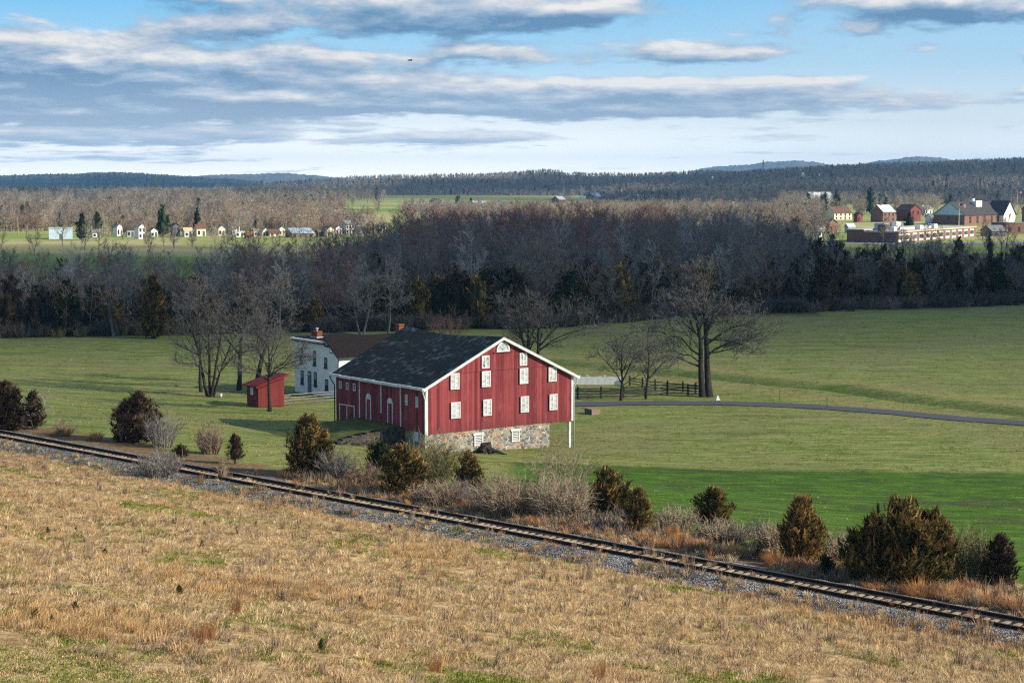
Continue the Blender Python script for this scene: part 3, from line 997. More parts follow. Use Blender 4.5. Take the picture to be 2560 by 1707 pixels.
# ------------------------------------------------------------------ white farmhouse
HX, HY = -23.6, 195.8
def build_house():
    R = empty('farmhouse', (HX, HY, 0), BROT, 'two storey white farmhouse with two brick chimneys half hidden by the barn', 'house')
    D = 10.6          # depth along local +x ; local y = along the facade (0 at left corner, negative to the right)
    # front block with nearly flat roof, wing with a single steep slope on the right
    mb = MB()
    mb.prism([(0, .3, -.5), (0, -6.15, -.5), (0, -6.15, 5.78), (0, .3, 5.78)], (6.0, 0, 0))
    mb.prism([(0, -6.153, -.5), (0, -8.75, -.5), (0, -8.75, 4.40), (0, -6.35, 6.12), (0, -6.153, 6.12)], (D, 0, 0))
    mb.prism([(6.002, -3.4, -.5), (6.002, -6.153, -.5), (6.002, -6.153, 6.1), (6.002, -3.4, 4.2)], (D - 6.002, 0, 0))
    mb.obj('wall', M_STUCCO, R)
    mb = MB()
    mb.prism([(-.25, -9.02, 4.33), (-.25, -9.02, 4.47), (-.25, -6.2, 6.42), (-.25, -6.2, 6.25)], (D + .5, 0, 0))
    mb.prism([(5.9, -6.203, 6.25), (5.9, -6.203, 6.41), (5.9, -3.1, 4.22), (5.9, -3.1, 4.06)], (D - 5.6, 0, 0))
    mb.prism([(.0, .35, 5.98), (.0, -6.19, 5.98), (6.1, -6.19, 6.12), (6.1, .35, 6.12)], (0, 0, .06))
    mb.obj('roof', M_BROWNROOF, R)
    mb = MB()
    mb.box(-.42, -6.25, 5.80, .02, .62, 5.98)
    mb.box(-.30, -6.22, 5.62, -.01, .45, 5.80, 1)
    mb.box(.03, .31, 5.78, 6.0, .62, 5.98)
    mb.box(-.20, -6.9, 5.42, -.02, -6.26, 5.6, 1)
    mb.obj('cornice', [M_CORNICE, M_DKTRIM], R)
    mb = MB()
    mb.box(-.27, -9.16, 4.30, D + .2, -9.03, 4.43)
    mb.obj('gutter', M_DKTRIM, R)
    mb = MB()
    mb.tube([(-.12, -9.05, 4.3), (-.08, -8.95, 4.05), (-.06, -8.83, 3.85), (-.06, -8.83, .1)], .05, 6)
    mb.obj('downpipe', M_DKTRIM, R)
    # left chimney with a steel cowl
    mb = MB()
    mb.box(1.0, -2.8, 5.9, 1.65, -1.6, 6.78)
    mb.box(.95, -2.85, 6.64, 1.70, -1.55, 6.74)
    ch = mb.obj('chimney', M_BRICK, R)
    mb = MB()
    mb.box(.93, -2.87, 5.95, 1.72, -1.53, 6.16)
    mb.obj('flashing', M_WHITE, ch)
    mb = MB()
    mb.tube([(1.35, -2.2, 6.7), (1.35, -2.2, 7.0)], .1, 8)
    mb.tube([(1.35, -2.2, 7.0), (1.35, -2.2, 7.1)], [.2, .18], 8)
    mb.obj('cowl', M_METAL, ch)
    mb = MB()
    mb.box(9.1, -6.65, 5.6, 9.75, -5.95, 7.4)
    mb.box(9.05, -6.70, 7.24, 9.80, -5.90, 7.34)
    mb.obj('chimney', M_BRICK, R)
    def win(y0, z0, y1, z1, arch=True, half=.55):
        """sash window in the facade; y0 > y1"""
        w = y0 - y1
        mb = MB()
        if arch:
            n = 8
            pts = [(-.05, (y0 + y1) / 2 + w / 2 * math.cos(PI * k / n), z1 - .12 + .12 * math.sin(PI * k / n)) for k in range(n + 1)]
            mb.prism([(-.05, y1, z0), (-.05, y0, z0)] + pts, (.046, 0, 0))
        else:
            mb.box(-.05, y1, z0, -.004, y0, z1)
        mb.box(-.11, y1 - .07, z0 - .1, -.004, y0 + .07, z0 - .002)
        f = mb.obj('window', M_DKTRIM, R)
        mb = MB()
        zm = z0 + (z1 - z0) * (1 - half)
        mb.box(-.062, y1 + .07, zm + .03, -.052, y0 - .07, z1 - .12)
        mb.obj('blind', M_SHADE, f)
        mb = MB()
        mb.box(-.062, y1 + .07, z0 + .06, -.052, y0 - .07, zm - .02)
        mb.obj('pane', M_GLASS, f)
    win(-.88, 3.25, -1.46, 4.78)
    win(-3.62, 3.25, -4.22, 4.80)
    win(-5.95, 3.15, -6.53, 4.24, False)
    win(-1.0, 1.0, -1.6, 2.5)
    win(-3.74, 1.0, -4.34, 2.55)
    win(-6.05, .78, -6.68, 1.93, False)
    mb = MB()
    mb.box(-.05, -7.62, 4.80, -.004, -7.04, 5.45)
    f = mb.obj('window', M_DKTRIM, R)
    mb = MB()
    mb.box(-.062, -7.62, 4.88, -.052, -7.13, 5.45)
    mb.obj('blind', M_STUCCO, f)
    mb = MB()
    mb.box(-.05, -3.2, .15, -.004, -2.5, 2.4)
    n = 8
    mb.prism([(-.05, -2.85 + .35 * math.cos(PI * k / n), 2.402 + .13 * math.sin(PI * k / n)) for k in range(n + 1)], (.046, 0, 0))
    dr = mb.obj('door', M_DKTRIM, R)
    mb = MB()
    mb.box(-.065, -3.12, .25, -.052, -2.62, 2.0)
    mb.obj('door_panel', plain('grey_door', (.17, .20, .22), (.10, .13, .14), 2), dr)
    mb = MB()
    mb.box(-.07, -3.1, 2.1, -.052, -2.62, 2.25)
    mb.obj('transom', M_WHITE, dr)
    mb = MB()
    mb.box(-.9, -3.3, -.2, -.12, -2.4, .16)
    mb.obj('doorstep', M_STONE, R)
build_house()

# ------------------------------------------------------------------ red shed
def build_shed():
    p = at(646, 1018.7)
    R = empty('shed', p, BROT, 'small red wooden shed with a sloping roof behind a bare tree', 'shed')
    L, D = 2.95, 2.3       # L along local x (to the right), D along local y (away to the left)
    zl, zh = 2.15, 2.95
    mb = MB()
    mb.prism([(0, 0, -.1), (L, 0, -.1), (L, 0, zh), (0, 0, zl)], (0, .08, 0), 0)
    mb.prism([(0, D, -.1), (L, D, -.1), (L, D, zh), (0, D, zl)], (0, -.08, 0), 0)
    mb.box(0, .082, -.1, .08, D - .082, zl - .01, 1)
    mb.box(L - .08, .082, -.1, L, D - .082, zh - .03, 1)
    mb.obj('wall', [M_RED_SHED, M_RED_SHED_Y], R)
    sl = (zh - zl) / L
    mb = MB()
    a, b = -.45, L + .38
    mb.prism([(a, -.35, zl + sl * a + .02), (b, -.35, zl + sl * b + .02), (b, -.35, zl + sl * b + .12), (a, -.35, zl + sl * a + .12)], (0, D + .7, 0))
    rf = mb.obj('roof', M_DKRED, R)
    mb = MB()
    mb.prism([(a, -.40, zl + sl * a - .06), (b, -.40, zl + sl * b - .06), (b, -.40, zl + sl * b + .14), (a, -.40, zl + sl * a + .14)], (0, .048, 0))
    mb.obj('fascia', plain('red_fascia', (.24, .02, .02)), rf)
    mb = MB()
    y0, y1, z0, z1 = .95, 1.55, 1.18, 1.92
    mb.box(-.05, y0, z0, -.004, y0 + .1, z1); mb.box(-.05, y1 - .1, z0, -.004, y1, z1)
    mb.box(-.05, y0 + .1, z0, -.004, y1 - .1, z0 + .1); mb.box(-.05, y0 + .1, z1 - .1, -.004, y1 - .1, z1)
    w = mb.obj('window', M_WHITE, R)
    mb = MB()
    mb.box(-.03, y0 + .09, z0 + .09, -.006, y1 - .09, z1 - .09)
    mb.obj('pane', M_FANGLASS, w)
    mb = MB()
    mb.box(-.06, .1, .02, -.003, D - .1, .12); mb.box(.1, -.06, .02, L - .1, -.003, .12)
    mb.obj('sill_board', M_RED_SHED, R)
build_shed()

# ------------------------------------------------------------------ fences and small things
def rail_fence(name, pix, label, mt, h=1.15, rails=(.28, .62, .98), post=.09, ext0=None, ext1=None, z=None):
    P = [at(a, b) if z is None else at(a, b, z) for a, b in pix]
    R = empty(name, P[0], 0, label, 'fence')
    b0 = P[0]
    rnd = random.Random(len(label))
    for p in P:
        mb = MB()
        q = p - b0
        hh = h + rnd.uniform(-.05, .08)
        lx, ly = rnd.uniform(-.04, .04), rnd.uniform(-.04, .04)
        mb.prism([(q.x - post, q.y - post * .7, q.z - .3), (q.x + post, q.y - post * .7, q.z - .3), (q.x + post, q.y + post * .7, q.z - .3), (q.x - post, q.y + post * .7, q.z - .3)], (lx, ly, hh + .3))
        mb.obj('post', M_WOODGREY if mt is None else mt, R)
    pts = ([ext0] if ext0 else []) + P + ([ext1] if ext1 else [])
    for a, b in zip(pts, pts[1:]):
        for k, r in enumerate(rails):
            mb = MB()
            d = (b - a).normalized() * .15
            u, v = a - b0 - d + Vector((0, 0, r + rnd.uniform(-.06, .06))), b - b0 + d + Vector((0, 0, r + rnd.uniform(-.06, .06)))
            mid = (u + v) / 2 + Vector((0, 0, rnd.uniform(-.05, .02)))
            off = Vector((0, .05 * (-1) ** k, 0))
            mb.tube([u + off, mid + off, v + off], [.045, .055, .042], 5)
            mb.obj('rail', M_WOODGREY if mt is None else mt, R)
    return R
M_RAILPALE = plain('bleached_rail', (.27, .255, .23), (.16, .15, .14), 3, .9, .1, .3)
rail_fence('rail_fence', [(724, 1013), (789, 1007), (852, 1002)], 'grey split rail fence running from the red shed to the barn', M_RAILPALE, 1.2, (.2, .5, .8, 1.08), .10, ext0=at(702, 1016))
M_WOODDK = plain('dark_fence_wood', (.065, .06, .058), (.035, .033, .033), 3, .9, .1, .3)
rail_fence('rail_fence', [(1392, 997), (1444, 996.5), (1502, 996), (1558, 995), (1612, 992), (1668, 987), (1720, 989), (1757, 990.5)], 'dark four rail fence beside the lane between the barn and the big bare tree', M_WOODDK, 1.25, (.2, .52, .82, 1.1), .09)
rail_fence('rail_fence', [(1574, 964), (1606, 970), (1638, 975), (1668, 977), (1707, 979.5), (1738, 983), (1762, 986)], 'dark rail fence behind the two small trees, end of the white picket fence', M_WOODDK, 1.2, (.25, .58, .9), .09)
M_WHITEWASH = plain('whitewash', (.86, .87, .88), (.74, .76, .78), 3, .7, .2)
def picket_fence():
    A, Bp = at(1380, 962), at(1556, 963)
    R = empty('picket_fence', A, 0, 'white picket fence behind the right end of the barn', 'fence')
    d = (Bp - A)
    L = d.length
    d.normalize()
    n = Vector((-d.y, d.x, 0))
    def bx(mb, t0, t1, s0, s1, z0, z1, peak=0):
        p = [d * t0 + n * s0, d * t1 + n * s0, d * t1 + n * s1, d * t0 + n * s1]
        mb.prism([(q.x, q.y, z0) for q in p], (0, 0, z1 - z0))
    k = 0
    for t in np.arange(0, L + .1, L / 4):
        mb = MB()
        bx(mb, t - .09, t + .09, -.02, .16, -.2, 1.06)
        bx(mb, t - .12, t + .12, -.05, .19, 1.062, 1.12)
        mb.obj('post', M_WHITEWASH, R)
    mb = MB()
    for t in np.arange(.15, L, .135):
        bx(mb, t, t + .108, -.055, -.03, .06, .98 + .04 * math.sin(t * 5))
    mb.obj('picket_panel', M_WHITEWASH, R)
    for z in (.3, .78):
        mb = MB()
        bx(mb, 0, L, -.028, .0, z, z + .09)
        mb.obj('rail', M_WHITEWASH, R)
picket_fence()

def small_things():
    # white pyramid marker beside the lane
    p = at(1794, 1003)
    R = empty('marker_stone', p, .2, 'white tapered marker stone on the verge of the lane', 'marker')
    mb = MB()
    for (w0, w1, z0, z1, m) in ((.18, .18, -.1, .10, 1), (.24, .07, .102, .56, 0), (.075, .05, .562, .62, 0)):
        b = [(-w0, -w0, z0), (w0, -w0, z0), (w0, w0, z0), (-w0, w0, z0)]
        t = [(-w1, -w1, z1), (w1, -w1, z1), (w1, w1, z1), (-w1, w1, z1)]
        mb.poly(t, m)
        for i in range(4):
            j = (i + 1) % 4
            mb.poly([b[i], b[j], t[j], t[i]], m)
    mb.obj('stone', [M_WHITE, M_WOODDK], R)
    # utility cabinet on the lawn
    p = at(1487, 1037)
    R = empty('utility_box', p, BROT - .15, 'green and rust coloured utility box on the lawn right of the barn', 'utility box')
    mg = plain('box_green', (.022, .06, .045), (.03, .07, .05), 2, .5, .3)
    mr = plain('box_rust', (.24, .21, .15), (.27, .15, .09), 2.2, .7, .2)
    mb = MB()
    mb.box(-.35, -.01, -.1, .60, 1.35, .52, 1)
    mb.box(-.40, -.03, .522, .64, 1.39, .57, 1)
    b = mb.obj('cabinet', [mg, mr], R)
    mb = MB()
    mb.box(-.385, .01, -.05, -.352, 1.33, .515)
    mb.obj('door', mg, b)
    # bucket
    p = at(551.7, 993)
    R = empty('bucket', p, 0, 'white plastic bucket on the grass beside the multi stemmed tree', 'bucket')
    mb = MB()
    mb.tube([(0, 0, 0), (0, 0, .36)], [.14, .18], 12)
    mb.tube([(0, 0, .34), (0, 0, .38)], .19, 12)
    mb.obj('pail', M_WHITE, R, True)
    mb = MB()
    mb.tube([(.19 * math.cos(a), 0, .36 + .12 * math.sin(a)) for a in [PI * k / 8 for k in range(9)]], .008, 4)
    mb.obj('handle', M_METAL, R)
    # two thin stakes by the lane
    for (x, y, lab) in ((1949, 1003, 'thin dark metal stake behind the lane, nearer the big tree'), (2067, 1022, 'thin dark metal stake in front of the lane, farther from the big tree')):
        p = at(x, y)
        mb = MB()
        mb.tube([(0, 0, -.2), (.01, 0, 1.15)], .022, 6)
        mb.box(-.04, -.03, 1.02, .05, .03, 1.14)
        o = mb.obj('stake', M_WOODDK)
        o.location = p
        tag(o, lab, 'stake', 'thin stakes along the lane')
    # tree stump against the gable
    p = at(1213, 1131)
    R = empty('tree_stump', p + Vector((0, -.3, 0)), 0, 'dark weathered tree stump with spreading roots below the barn gable', 'stump')
    mb = MB()
    rnd = random.Random(8)
    rings = []
    N_ = 14
    for (z, r) in ((-.15, .75), (.1, .62), (.35, .48), (.6, .42), (.78, .40)):
        rings.append([(r * (1 + .22 * math.sin(3 * a + 1) + rnd.uniform(-.08, .08)) * math.cos(a), r * (1 + .18 * math.sin(3 * a) + rnd.uniform(-.08, .08)) * math.sin(a), z + (rnd.uniform(-.18, .12) if z > .7 else 0)) for a in [2 * PI * k / N_ for k in range(N_)]])
    for r0, r1 in zip(rings, rings[1:]):
        for k in range(N_):
            mb.poly([r0[k], r0[(k + 1) % N_], r1[(k + 1) % N_], r1[k]])
    mb.poly(rings[-1])
    mb.obj('trunk', M_STUMP, R)
    for (dx, dy, l) in ((1, -.35, 1.9), (.9, .2, 1.5), (.5, -.8, 1.1), (-1, -.3, 1.4), (-.8, .3, 1.0), (-.4, -.9, .9)):
        d = Vector((dx, dy, 0)).normalized()
        mb = MB()
        mb.tube([d * .3 + Vector((0, 0, .42)), d * .65 + Vector((.05, 0, .25)), d * (l * .7) + Vector((0, .08, .1)), d * l + Vector((0, 0, -.08))], [.2, .16, .11, .04], 6)
        mb.obj('root', M_STUMP, R)
    # orange flag on the rear fence
    p = at(1741, 983)
    R = empty('marker_flag', p, 0, 'tiny orange marker flag beside the rail fence', 'flag')
    mb = MB()
    mb.tube([(0, 0, 0), (0, 0, 1.25)], .015, 5)
    mb.obj('pole', M_WOODDK, R)
    mb = MB()
    mb.prism([(.01, 0, 1.0), (.32, .03, 1.03), (.30, .05, 1.24), (.01, 0, 1.25)], (0, .01, 0))
    mb.obj('cloth', plain('orange_cloth', (.55, .12, .03)), R)
    # a bird high over the valley
    q = ray(1026, 152)
    p = Vector((0, 0, CAMZ)) + q * 160
    R = empty('bird', p, .6, 'dark bird gliding in the sky above the hills', 'bird')
    mb = MB()
    mb.tube([(-.16, 0, 0), (-.06, 0, .01), (.06, 0, .02), (.15, 0, .01), (.2, 0, 0)], [.015, .05, .055, .035, .01], 6)
    mb.tube([(-.16, 0, 0), (-.26, 0, .0)], [.02, .05], 4)
    mb.obj('body', M_STUMP, R, True)
    for s in (-1, 1):
        mb = MB()
        mb.prism([(.09, 0, .03), (.06, s * .2, .12), (-.02, s * .42, .09), (-.07, s * .40, .085), (-.06, s * .18, .1), (-.05, 0, .03)], (0, 0, -.012))
        mb.obj('wing', M_STUMP, R)
small_things()

# ------------------------------------------------------------------ trees: generators
def foliage_mat(name, stops, rnd=0.25, scale=1.2, attr='tint', rough=0.95, transl=0.0):
    """colour per leaf/twig cluster from a vertex attribute, varied per plant"""
    m, N, B = new_mat(name, rough, 0.03)
    a = N.n('ShaderNodeAttribute', attribute_name=attr).outputs['Fac']
    f = N.math('MULTIPLY_ADD', N.math('SUBTRACT', N.noise(N.obj(), scale, 2, 0.5), 0.5), 0.7, a, clamp=True)
    r = N.n('ShaderNodeObjectInfo').outputs['Random']
    f = N.math('MULTIPLY_ADD', N.math('SUBTRACT', r, 0.5), rnd, f, clamp=True)
    col = N.ramp(f, stops)
    N.put(B.inputs['Base Color'], col)
    if transl:
        tr = N.n('ShaderNodeBsdfTranslucent')
        N.put(tr.inputs[0], col)
        mx = N.n('ShaderNodeMixShader')
        mx.inputs[0].default_value = transl
        N.t.links.new(B.outputs[0], mx.inputs[1])
        N.t.links.new(tr.outputs[0], mx.inputs[2])
        out = [n for n in N.t.nodes if n.type == 'OUTPUT_MATERIAL'][0]
        N.t.links.new(mx.outputs[0], out.inputs[0])
    return m

class TB:
    """fast collector for plant geometry with a 'tint' value per vertex"""
    def __init__(s):
        s.v, s.f, s.t = [], [], []
    def stick(s, pts, radii, sides, tint):
        rings = []
        n = len(pts)
        for i, p in enumerate(pts):
            t = pts[i + 1] - p if i < n - 1 else p - pts[i - 1]
            a = t.cross(Vector((0.31, 0.17, 0.93)))
            if a.length_squared < 1e-12: a = Vector((1, 0, 0))
            a.normalize()
            c = t.cross(a).normalized()
            r = radii[i]
            b = len(s.v)
            if i == n - 1 and r < 0.02:
                s.v.append(tuple(p)); s.t.append(tint)
                rings.append((b,))
            else:
                for k in range(sides):
                    an = 2 * PI * k / sides
                    q = p + (a * math.cos(an) + c * math.sin(an)) * r
                    s.v.append((q.x, q.y, q.z)); s.t.append(tint)
                rings.append(tuple(range(b, b + sides)))
        for r0, r1 in zip(rings, rings[1:]):
            for k in range(sides):
                k2 = (k + 1) % sides
                if len(r1) == 1:
                    s.f.append((r0[k], r0[k2], r1[0]))
                else:
                    s.f.append((r0[k], r0[k2], r1[k2], r1[k]))
    def blade(s, p, tip, w, tint, tint2=None, bend=None):
        d = tip - p
        a = d.cross(Vector((0.2, 0.3, 1.0)))
        if a.length_squared < 1e-9: a = Vector((1, 0, 0))
        a = a.normalized() * w
        b = len(s.v)
        if bend is None:
            s.v += [tuple(p - a), tuple(p + a), tuple(tip)]
            s.t += [tint, tint, tint if tint2 is None else tint2]
            s.f.append((b, b + 1, b + 2))
        else:
            m = (p + tip) / 2 + bend
            s.v += [tuple(p - a), tuple(p + a), tuple(m + a * .8), tuple(m - a * .8), tuple(tip)]
            s.t += [tint, tint, tint, tint, tint if tint2 is None else tint2]
            s.f += [(b, b + 1, b + 2, b + 3), (b + 3, b + 2, b + 4)]
    def mesh(s, name, mat, smooth=False):
        me = bpy.data.meshes.new(name)
        me.from_pydata(s.v, [], s.f)
        a = me.attributes.new('tint', 'FLOAT', 'POINT')
        a.data.foreach_set('value', s.t)
        me.materials.append(mat)
        if smooth:
            me.polygons.foreach_set('use_smooth', [True] * len(s.f))
        return me

def perp_dir(rng, d, ang):
    """a direction at angle ang from d, random round it"""
    a = d.cross(Vector((0, 0, 1)))
    if a.length < 1e-3: a = Vector((1, 0, 0))
    a.normalize()
    c = d.cross(a)
    ph = rng.uniform(0, 2 * PI)
    return (d * math.cos(ang) + (a * math.cos(ph) + c * math.sin(ph)) * math.sin(ang)).normalized()

def path(rng, p, d, L, segs, wob, up):
    pts = [p.copy()]
    for i in range(segs):
        d = (d + Vector((rng.gauss(0, wob), rng.gauss(0, wob), rng.gauss(0, wob) + up))).normalized()
        p = p + d * (L / segs)
        pts.append(p.copy())
    return pts
def along(pts, t):
    n = len(pts) - 1
    k = min(int(t * n), n - 1)
    f = t * n - k
    return pts[k].lerp(pts[k + 1], f), (pts[k + 1] - pts[k]).normalized()

def grow(rng, T, pts, r0, level, maxlev, counts, lens, up, tmin, minr, wob, tint):
    """side branches of a limb, recursively"""
    n = counts[level]
    L0 = sum((b - a).length for a, b in zip(pts, pts[1:]))
    for i in range(n):
        t = tmin + (1 - tmin) * (i + rng.random()) / n
        p, d = along(pts, min(t, .999))
        ang = rad(rng.uniform(28, 62))
        nd = perp_dir(rng, d, ang)
        if nd.z < -0.25 and rng.random() < 0.7: nd.z *= -0.6; nd.normalize()
        L = L0 * lens[level] * (1.15 - 0.65 * t) * rng.uniform(.65, 1.25)
        r = max(minr, r0 * (1 - .75 * t) * .55)
        last = level + 1 >= maxlev
        segs = 2 if last else 3
        q = path(rng, p, nd, L, segs, wob, up)
        rr = [r * (1 - .8 * k / segs) for k in range(segs + 1)]
        rr[-1] = max(minr * .45, rr[-1]) if not last else 0.004
        T.stick(q, [max(x, minr * .5) if k < segs else x for k, x in enumerate(rr)], 3, min(1, max(0, tint + .16 * level + rng.uniform(-.12, .12))))
        if not last:
            grow(rng, T, q, r, level + 1, maxlev, counts, lens, up, .18, minr, wob, tint)

def bare_tree(seed, H, r0, nstem=1, lean=0.05, fork=.35, counts=(13, 6, 5, 3), lens=(.42, .55, .6, .6), up=.06, tmin=.28, minr=.018, maxlev=4, wob=.09, spread=.25, limbs=None, tint=.3):
    """returns (trunk, crown) collectors of a leafless tree"""
    rng = random.Random(seed)
    TR, CR = TB(), TB()
    for k in range(nstem):
        if nstem == 1:
            d = Vector((rng.uniform(-lean, lean), rng.uniform(-lean, lean), 1)).normalized()
            p = Vector((0, 0, -.25))
        else:
            a = 2 * PI * (k + rng.uniform(-.2, .2)) / nstem
            d = Vector((spread * math.cos(a), spread * math.sin(a), 1)).normalized()
            p = Vector((.6 * r0 * nstem * .5 * math.cos(a), .6 * r0 * nstem * .5 * math.sin(a), -.25))
        Hk = H * (1 if nstem == 1 else rng.uniform(.82, 1.0))
        rk = r0 * (1 if nstem == 1 else rng.uniform(.75, 1.0))
        pts = path(rng, p, d, Hk * .96, 8, .045 + wob * .25, .04)
        rr = [rk * (1.25 if i == 0 else 1) * (1 - .93 * (i / 8) ** 1.15) for i in range(9)]
        TR.stick(pts[:6], rr[:6], 7, tint)
        CR.stick(pts[5:], [max(x, minr) for x in rr[5:]], 5, tint)
        grow(rng, CR, pts, rk, 0, maxlev, counts, lens, up, tmin, minr, wob, tint)
        if limbs and k == 0:
            for (t, dx, dz, dy, rl) in limbs:
                p0, _ = along(pts, t)
                e = Vector((dx, dy, dz))
                q = [p0 + e * s + Vector((0, 0, e.length * .16 * math.sin(PI * s * .9))) + Vector((rng.gauss(0, .05), rng.gauss(0, .05), rng.gauss(0, .05))) * e.length * (.5 if 0 < s < 1 else 0) for s in (0, .2, .4, .6, .8, 1)]
                CR.stick(q, [rl * (1 - .85 * s) for s in (0, .2, .4, .6, .8, 1)], 5, tint)
                grow(rng, CR, q, rl, 1, maxlev, tuple(int(c * 1.7) for c in counts), lens, up * .4, .15, minr, wob, tint)
    return TR, CR

def cedar(seed, H, R, n=900, tops=1, base=.08, shape=1.0, spray=.34, core=True, spiky=.5):
    """an eastern cedar: foliage sprays that point up and outwards round a ragged cone; returns (trunk, crown)"""
    rng = random.Random(seed)
    TR, CR = TB(), TB()
    TR.stick([Vector((0, 0, -.25)), Vector((0, 0, H * .35)), Vector((0.02, 0, H * .8))], [H * .035, H * .022, .01], 6, .2)
    axes = [(0, 0, H, R)]
    for k in range(tops - 1):
        a = rng.uniform(0, 2 * PI)
        q = rng.uniform(.35, .62) * R
        axes.append((q * math.cos(a), q * math.sin(a) * .6, H * rng.uniform(.72, .96), R * rng.uniform(.5, .7)))
    off = [rng.uniform(0, 100) for _ in range(3)]
    ea, eb = 1.0 + .9 * shape, .86 - .16 * shape
    def prof(h):
        """relative radius at relative height h"""
        if h < .3: return .66 + .34 * (h / .3) ** .8
        return max(0.0, 1 - ((h - .3) / .7) ** ea) ** eb
    per = n // len(axes)
    for (ax, ay, h0, r0) in axes:
        if core:
            m_, k_ = 9, 11
            rings = []
            for i in range(m_ + 1):
                h = base + (1 - base) * i / m_ * .92
                ring = []
                for k in range(k_):
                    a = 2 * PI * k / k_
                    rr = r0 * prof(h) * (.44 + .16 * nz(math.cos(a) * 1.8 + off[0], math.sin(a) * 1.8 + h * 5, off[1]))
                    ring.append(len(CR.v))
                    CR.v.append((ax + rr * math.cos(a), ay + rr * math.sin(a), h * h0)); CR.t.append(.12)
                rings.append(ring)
            for q0, q1 in zip(rings, rings[1:]):
                for k in range(k_):
                    CR.f.append((q0[k], q0[(k + 1) % k_], q1[(k + 1) % k_], q1[k]))
        ncl = max(26, per // 7)
        for i in range(ncl):
            # one bough: it leaves the stem, sweeps out and up and carries a plume of sprays
            h = base + (1 - base) * (rng.random() ** 1.15) * .97
            a = rng.uniform(0, 2 * PI)
            lump = .98 + .36 * nz(math.cos(a) * 1.5 + off[0], math.sin(a) * 1.5 + h * 4, off[2]) + rng.uniform(-.16, .14)
            rr = r0 * max(.12, prof(h)) * lump
            zc = h * h0
            d = Vector((math.cos(a), math.sin(a), .28 + spiky * (.35 + h) + rng.uniform(-.15, .25))).normalized()
            bl = max(.34 * r0, rr * .62)
            root = Vector((ax + math.cos(a) * max(0, rr - bl * .95), ay + math.sin(a) * max(0, rr - bl * .95), zc - bl * .25))
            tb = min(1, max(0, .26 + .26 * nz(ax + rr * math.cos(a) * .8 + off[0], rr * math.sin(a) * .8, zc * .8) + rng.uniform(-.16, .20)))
            for q in range(12):
                t = rng.random()
                p = root + d * (bl * t) + Vector((rng.gauss(0, 1), rng.gauss(0, 1), rng.gauss(0, .8))) * (.13 * r0 * (1.1 - t))
                dd = (d + Vector((rng.gauss(0, .42), rng.gauss(0, .42), rng.gauss(.12, .30)))).normalized()
                L = (spray * .065 * H + .13 * r0) * rng.uniform(.6, 1.35)
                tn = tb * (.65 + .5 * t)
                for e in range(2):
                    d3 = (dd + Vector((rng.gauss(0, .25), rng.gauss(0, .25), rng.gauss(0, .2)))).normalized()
                    CR.blade(p - d3 * L * .35, p + d3 * L, L * .20, tn * .8, min(1, tn * 1.25 + .12))  # tips tinted paler than bases, sunlit highlights put into the colour
        # leader and side spires
        nsp = 3 if spiky < .7 else 7
        for q in range(nsp):
            sx, sy = (0, 0) if q == 0 else (rng.uniform(-.55, .55) * r0, rng.uniform(-.4, .4) * r0)
            hq = 1.0 if q == 0 else max(.45, .97 - .62 * math.hypot(sx, sy) / r0)
            top = h0 * (hq + (.05 if q == 0 else rng.uniform(.02, .10)))
            for e in range(9):
                zb = h0 * hq * .86 + (top - h0 * hq * .86) * e / 9
                wd = .16 * r0 * (1 - e / 9.5)
                a = rng.uniform(0, 2 * PI)
                CR.blade(Vector((ax + sx, ay + sy, zb)), Vector((ax + sx + wd * math.cos(a), ay + sy + wd * math.sin(a), zb + (top - h0 * hq * .86) * .30)), .045 * r0, .5, .85)
            CR.blade(Vector((ax + sx, ay + sy, top - .14 * h0)), Vector((ax + sx, ay + sy, top)), .03 * r0, .5, .85)
    return TR, CR

def shrub(seed, H, R, stems=60, twigs=7, minr=.0125, tint=.5, up=.03, flop=1.0, lev=2):
    """a leafless thicket of many thin stems from one root"""
    rng = random.Random(seed)
    CR = TB()
    for i in range(stems):
        a = rng.uniform(0, 2 * PI)
        q = math.sqrt(rng.random())
        p = Vector((R * .45 * q * math.cos(a), R * .45 * q * math.sin(a), -.08))
        d = Vector((math.cos(a) * q * flop * R / H, math.sin(a) * q * flop * R / H, 1)).normalized()
        L = H * rng.uniform(.6, 1.05) * (1.12 - .25 * q)
        pts = path(rng, p, d, L, 5, .09, up)
        tn = min(1, max(0, tint + rng.uniform(-.25, .25)))
        CR.stick(pts, [minr * 1.9, minr * 1.7, minr * 1.4, minr * 1.1, minr * .8, .003], 3, tn)
        for k in range(twigs):
            t = rng.uniform(.22, .98)
            p1, d1 = along(pts, t)
            nd = perp_dir(rng, d1, rad(rng.uniform(20, 60)))
            tw = path(rng, p1, nd, L * .30 * rng.uniform(.5, 1.3), 2, .12, up)
            CR.stick(tw, [minr, minr * .8, .003], 3, min(1, max(0, tn + rng.uniform(-.1, .2))))
            if lev > 2:
                for z in range(2):
                    p2, d2 = along(tw, rng.uniform(.3, .95))
                    CR.stick(path(rng, p2, perp_dir(rng, d2, rad(rng.uniform(25, 60))), L * .13 * rng.uniform(.5, 1.3), 1, .1, up), [minr * .8, .003], 3, tn)
    return CR

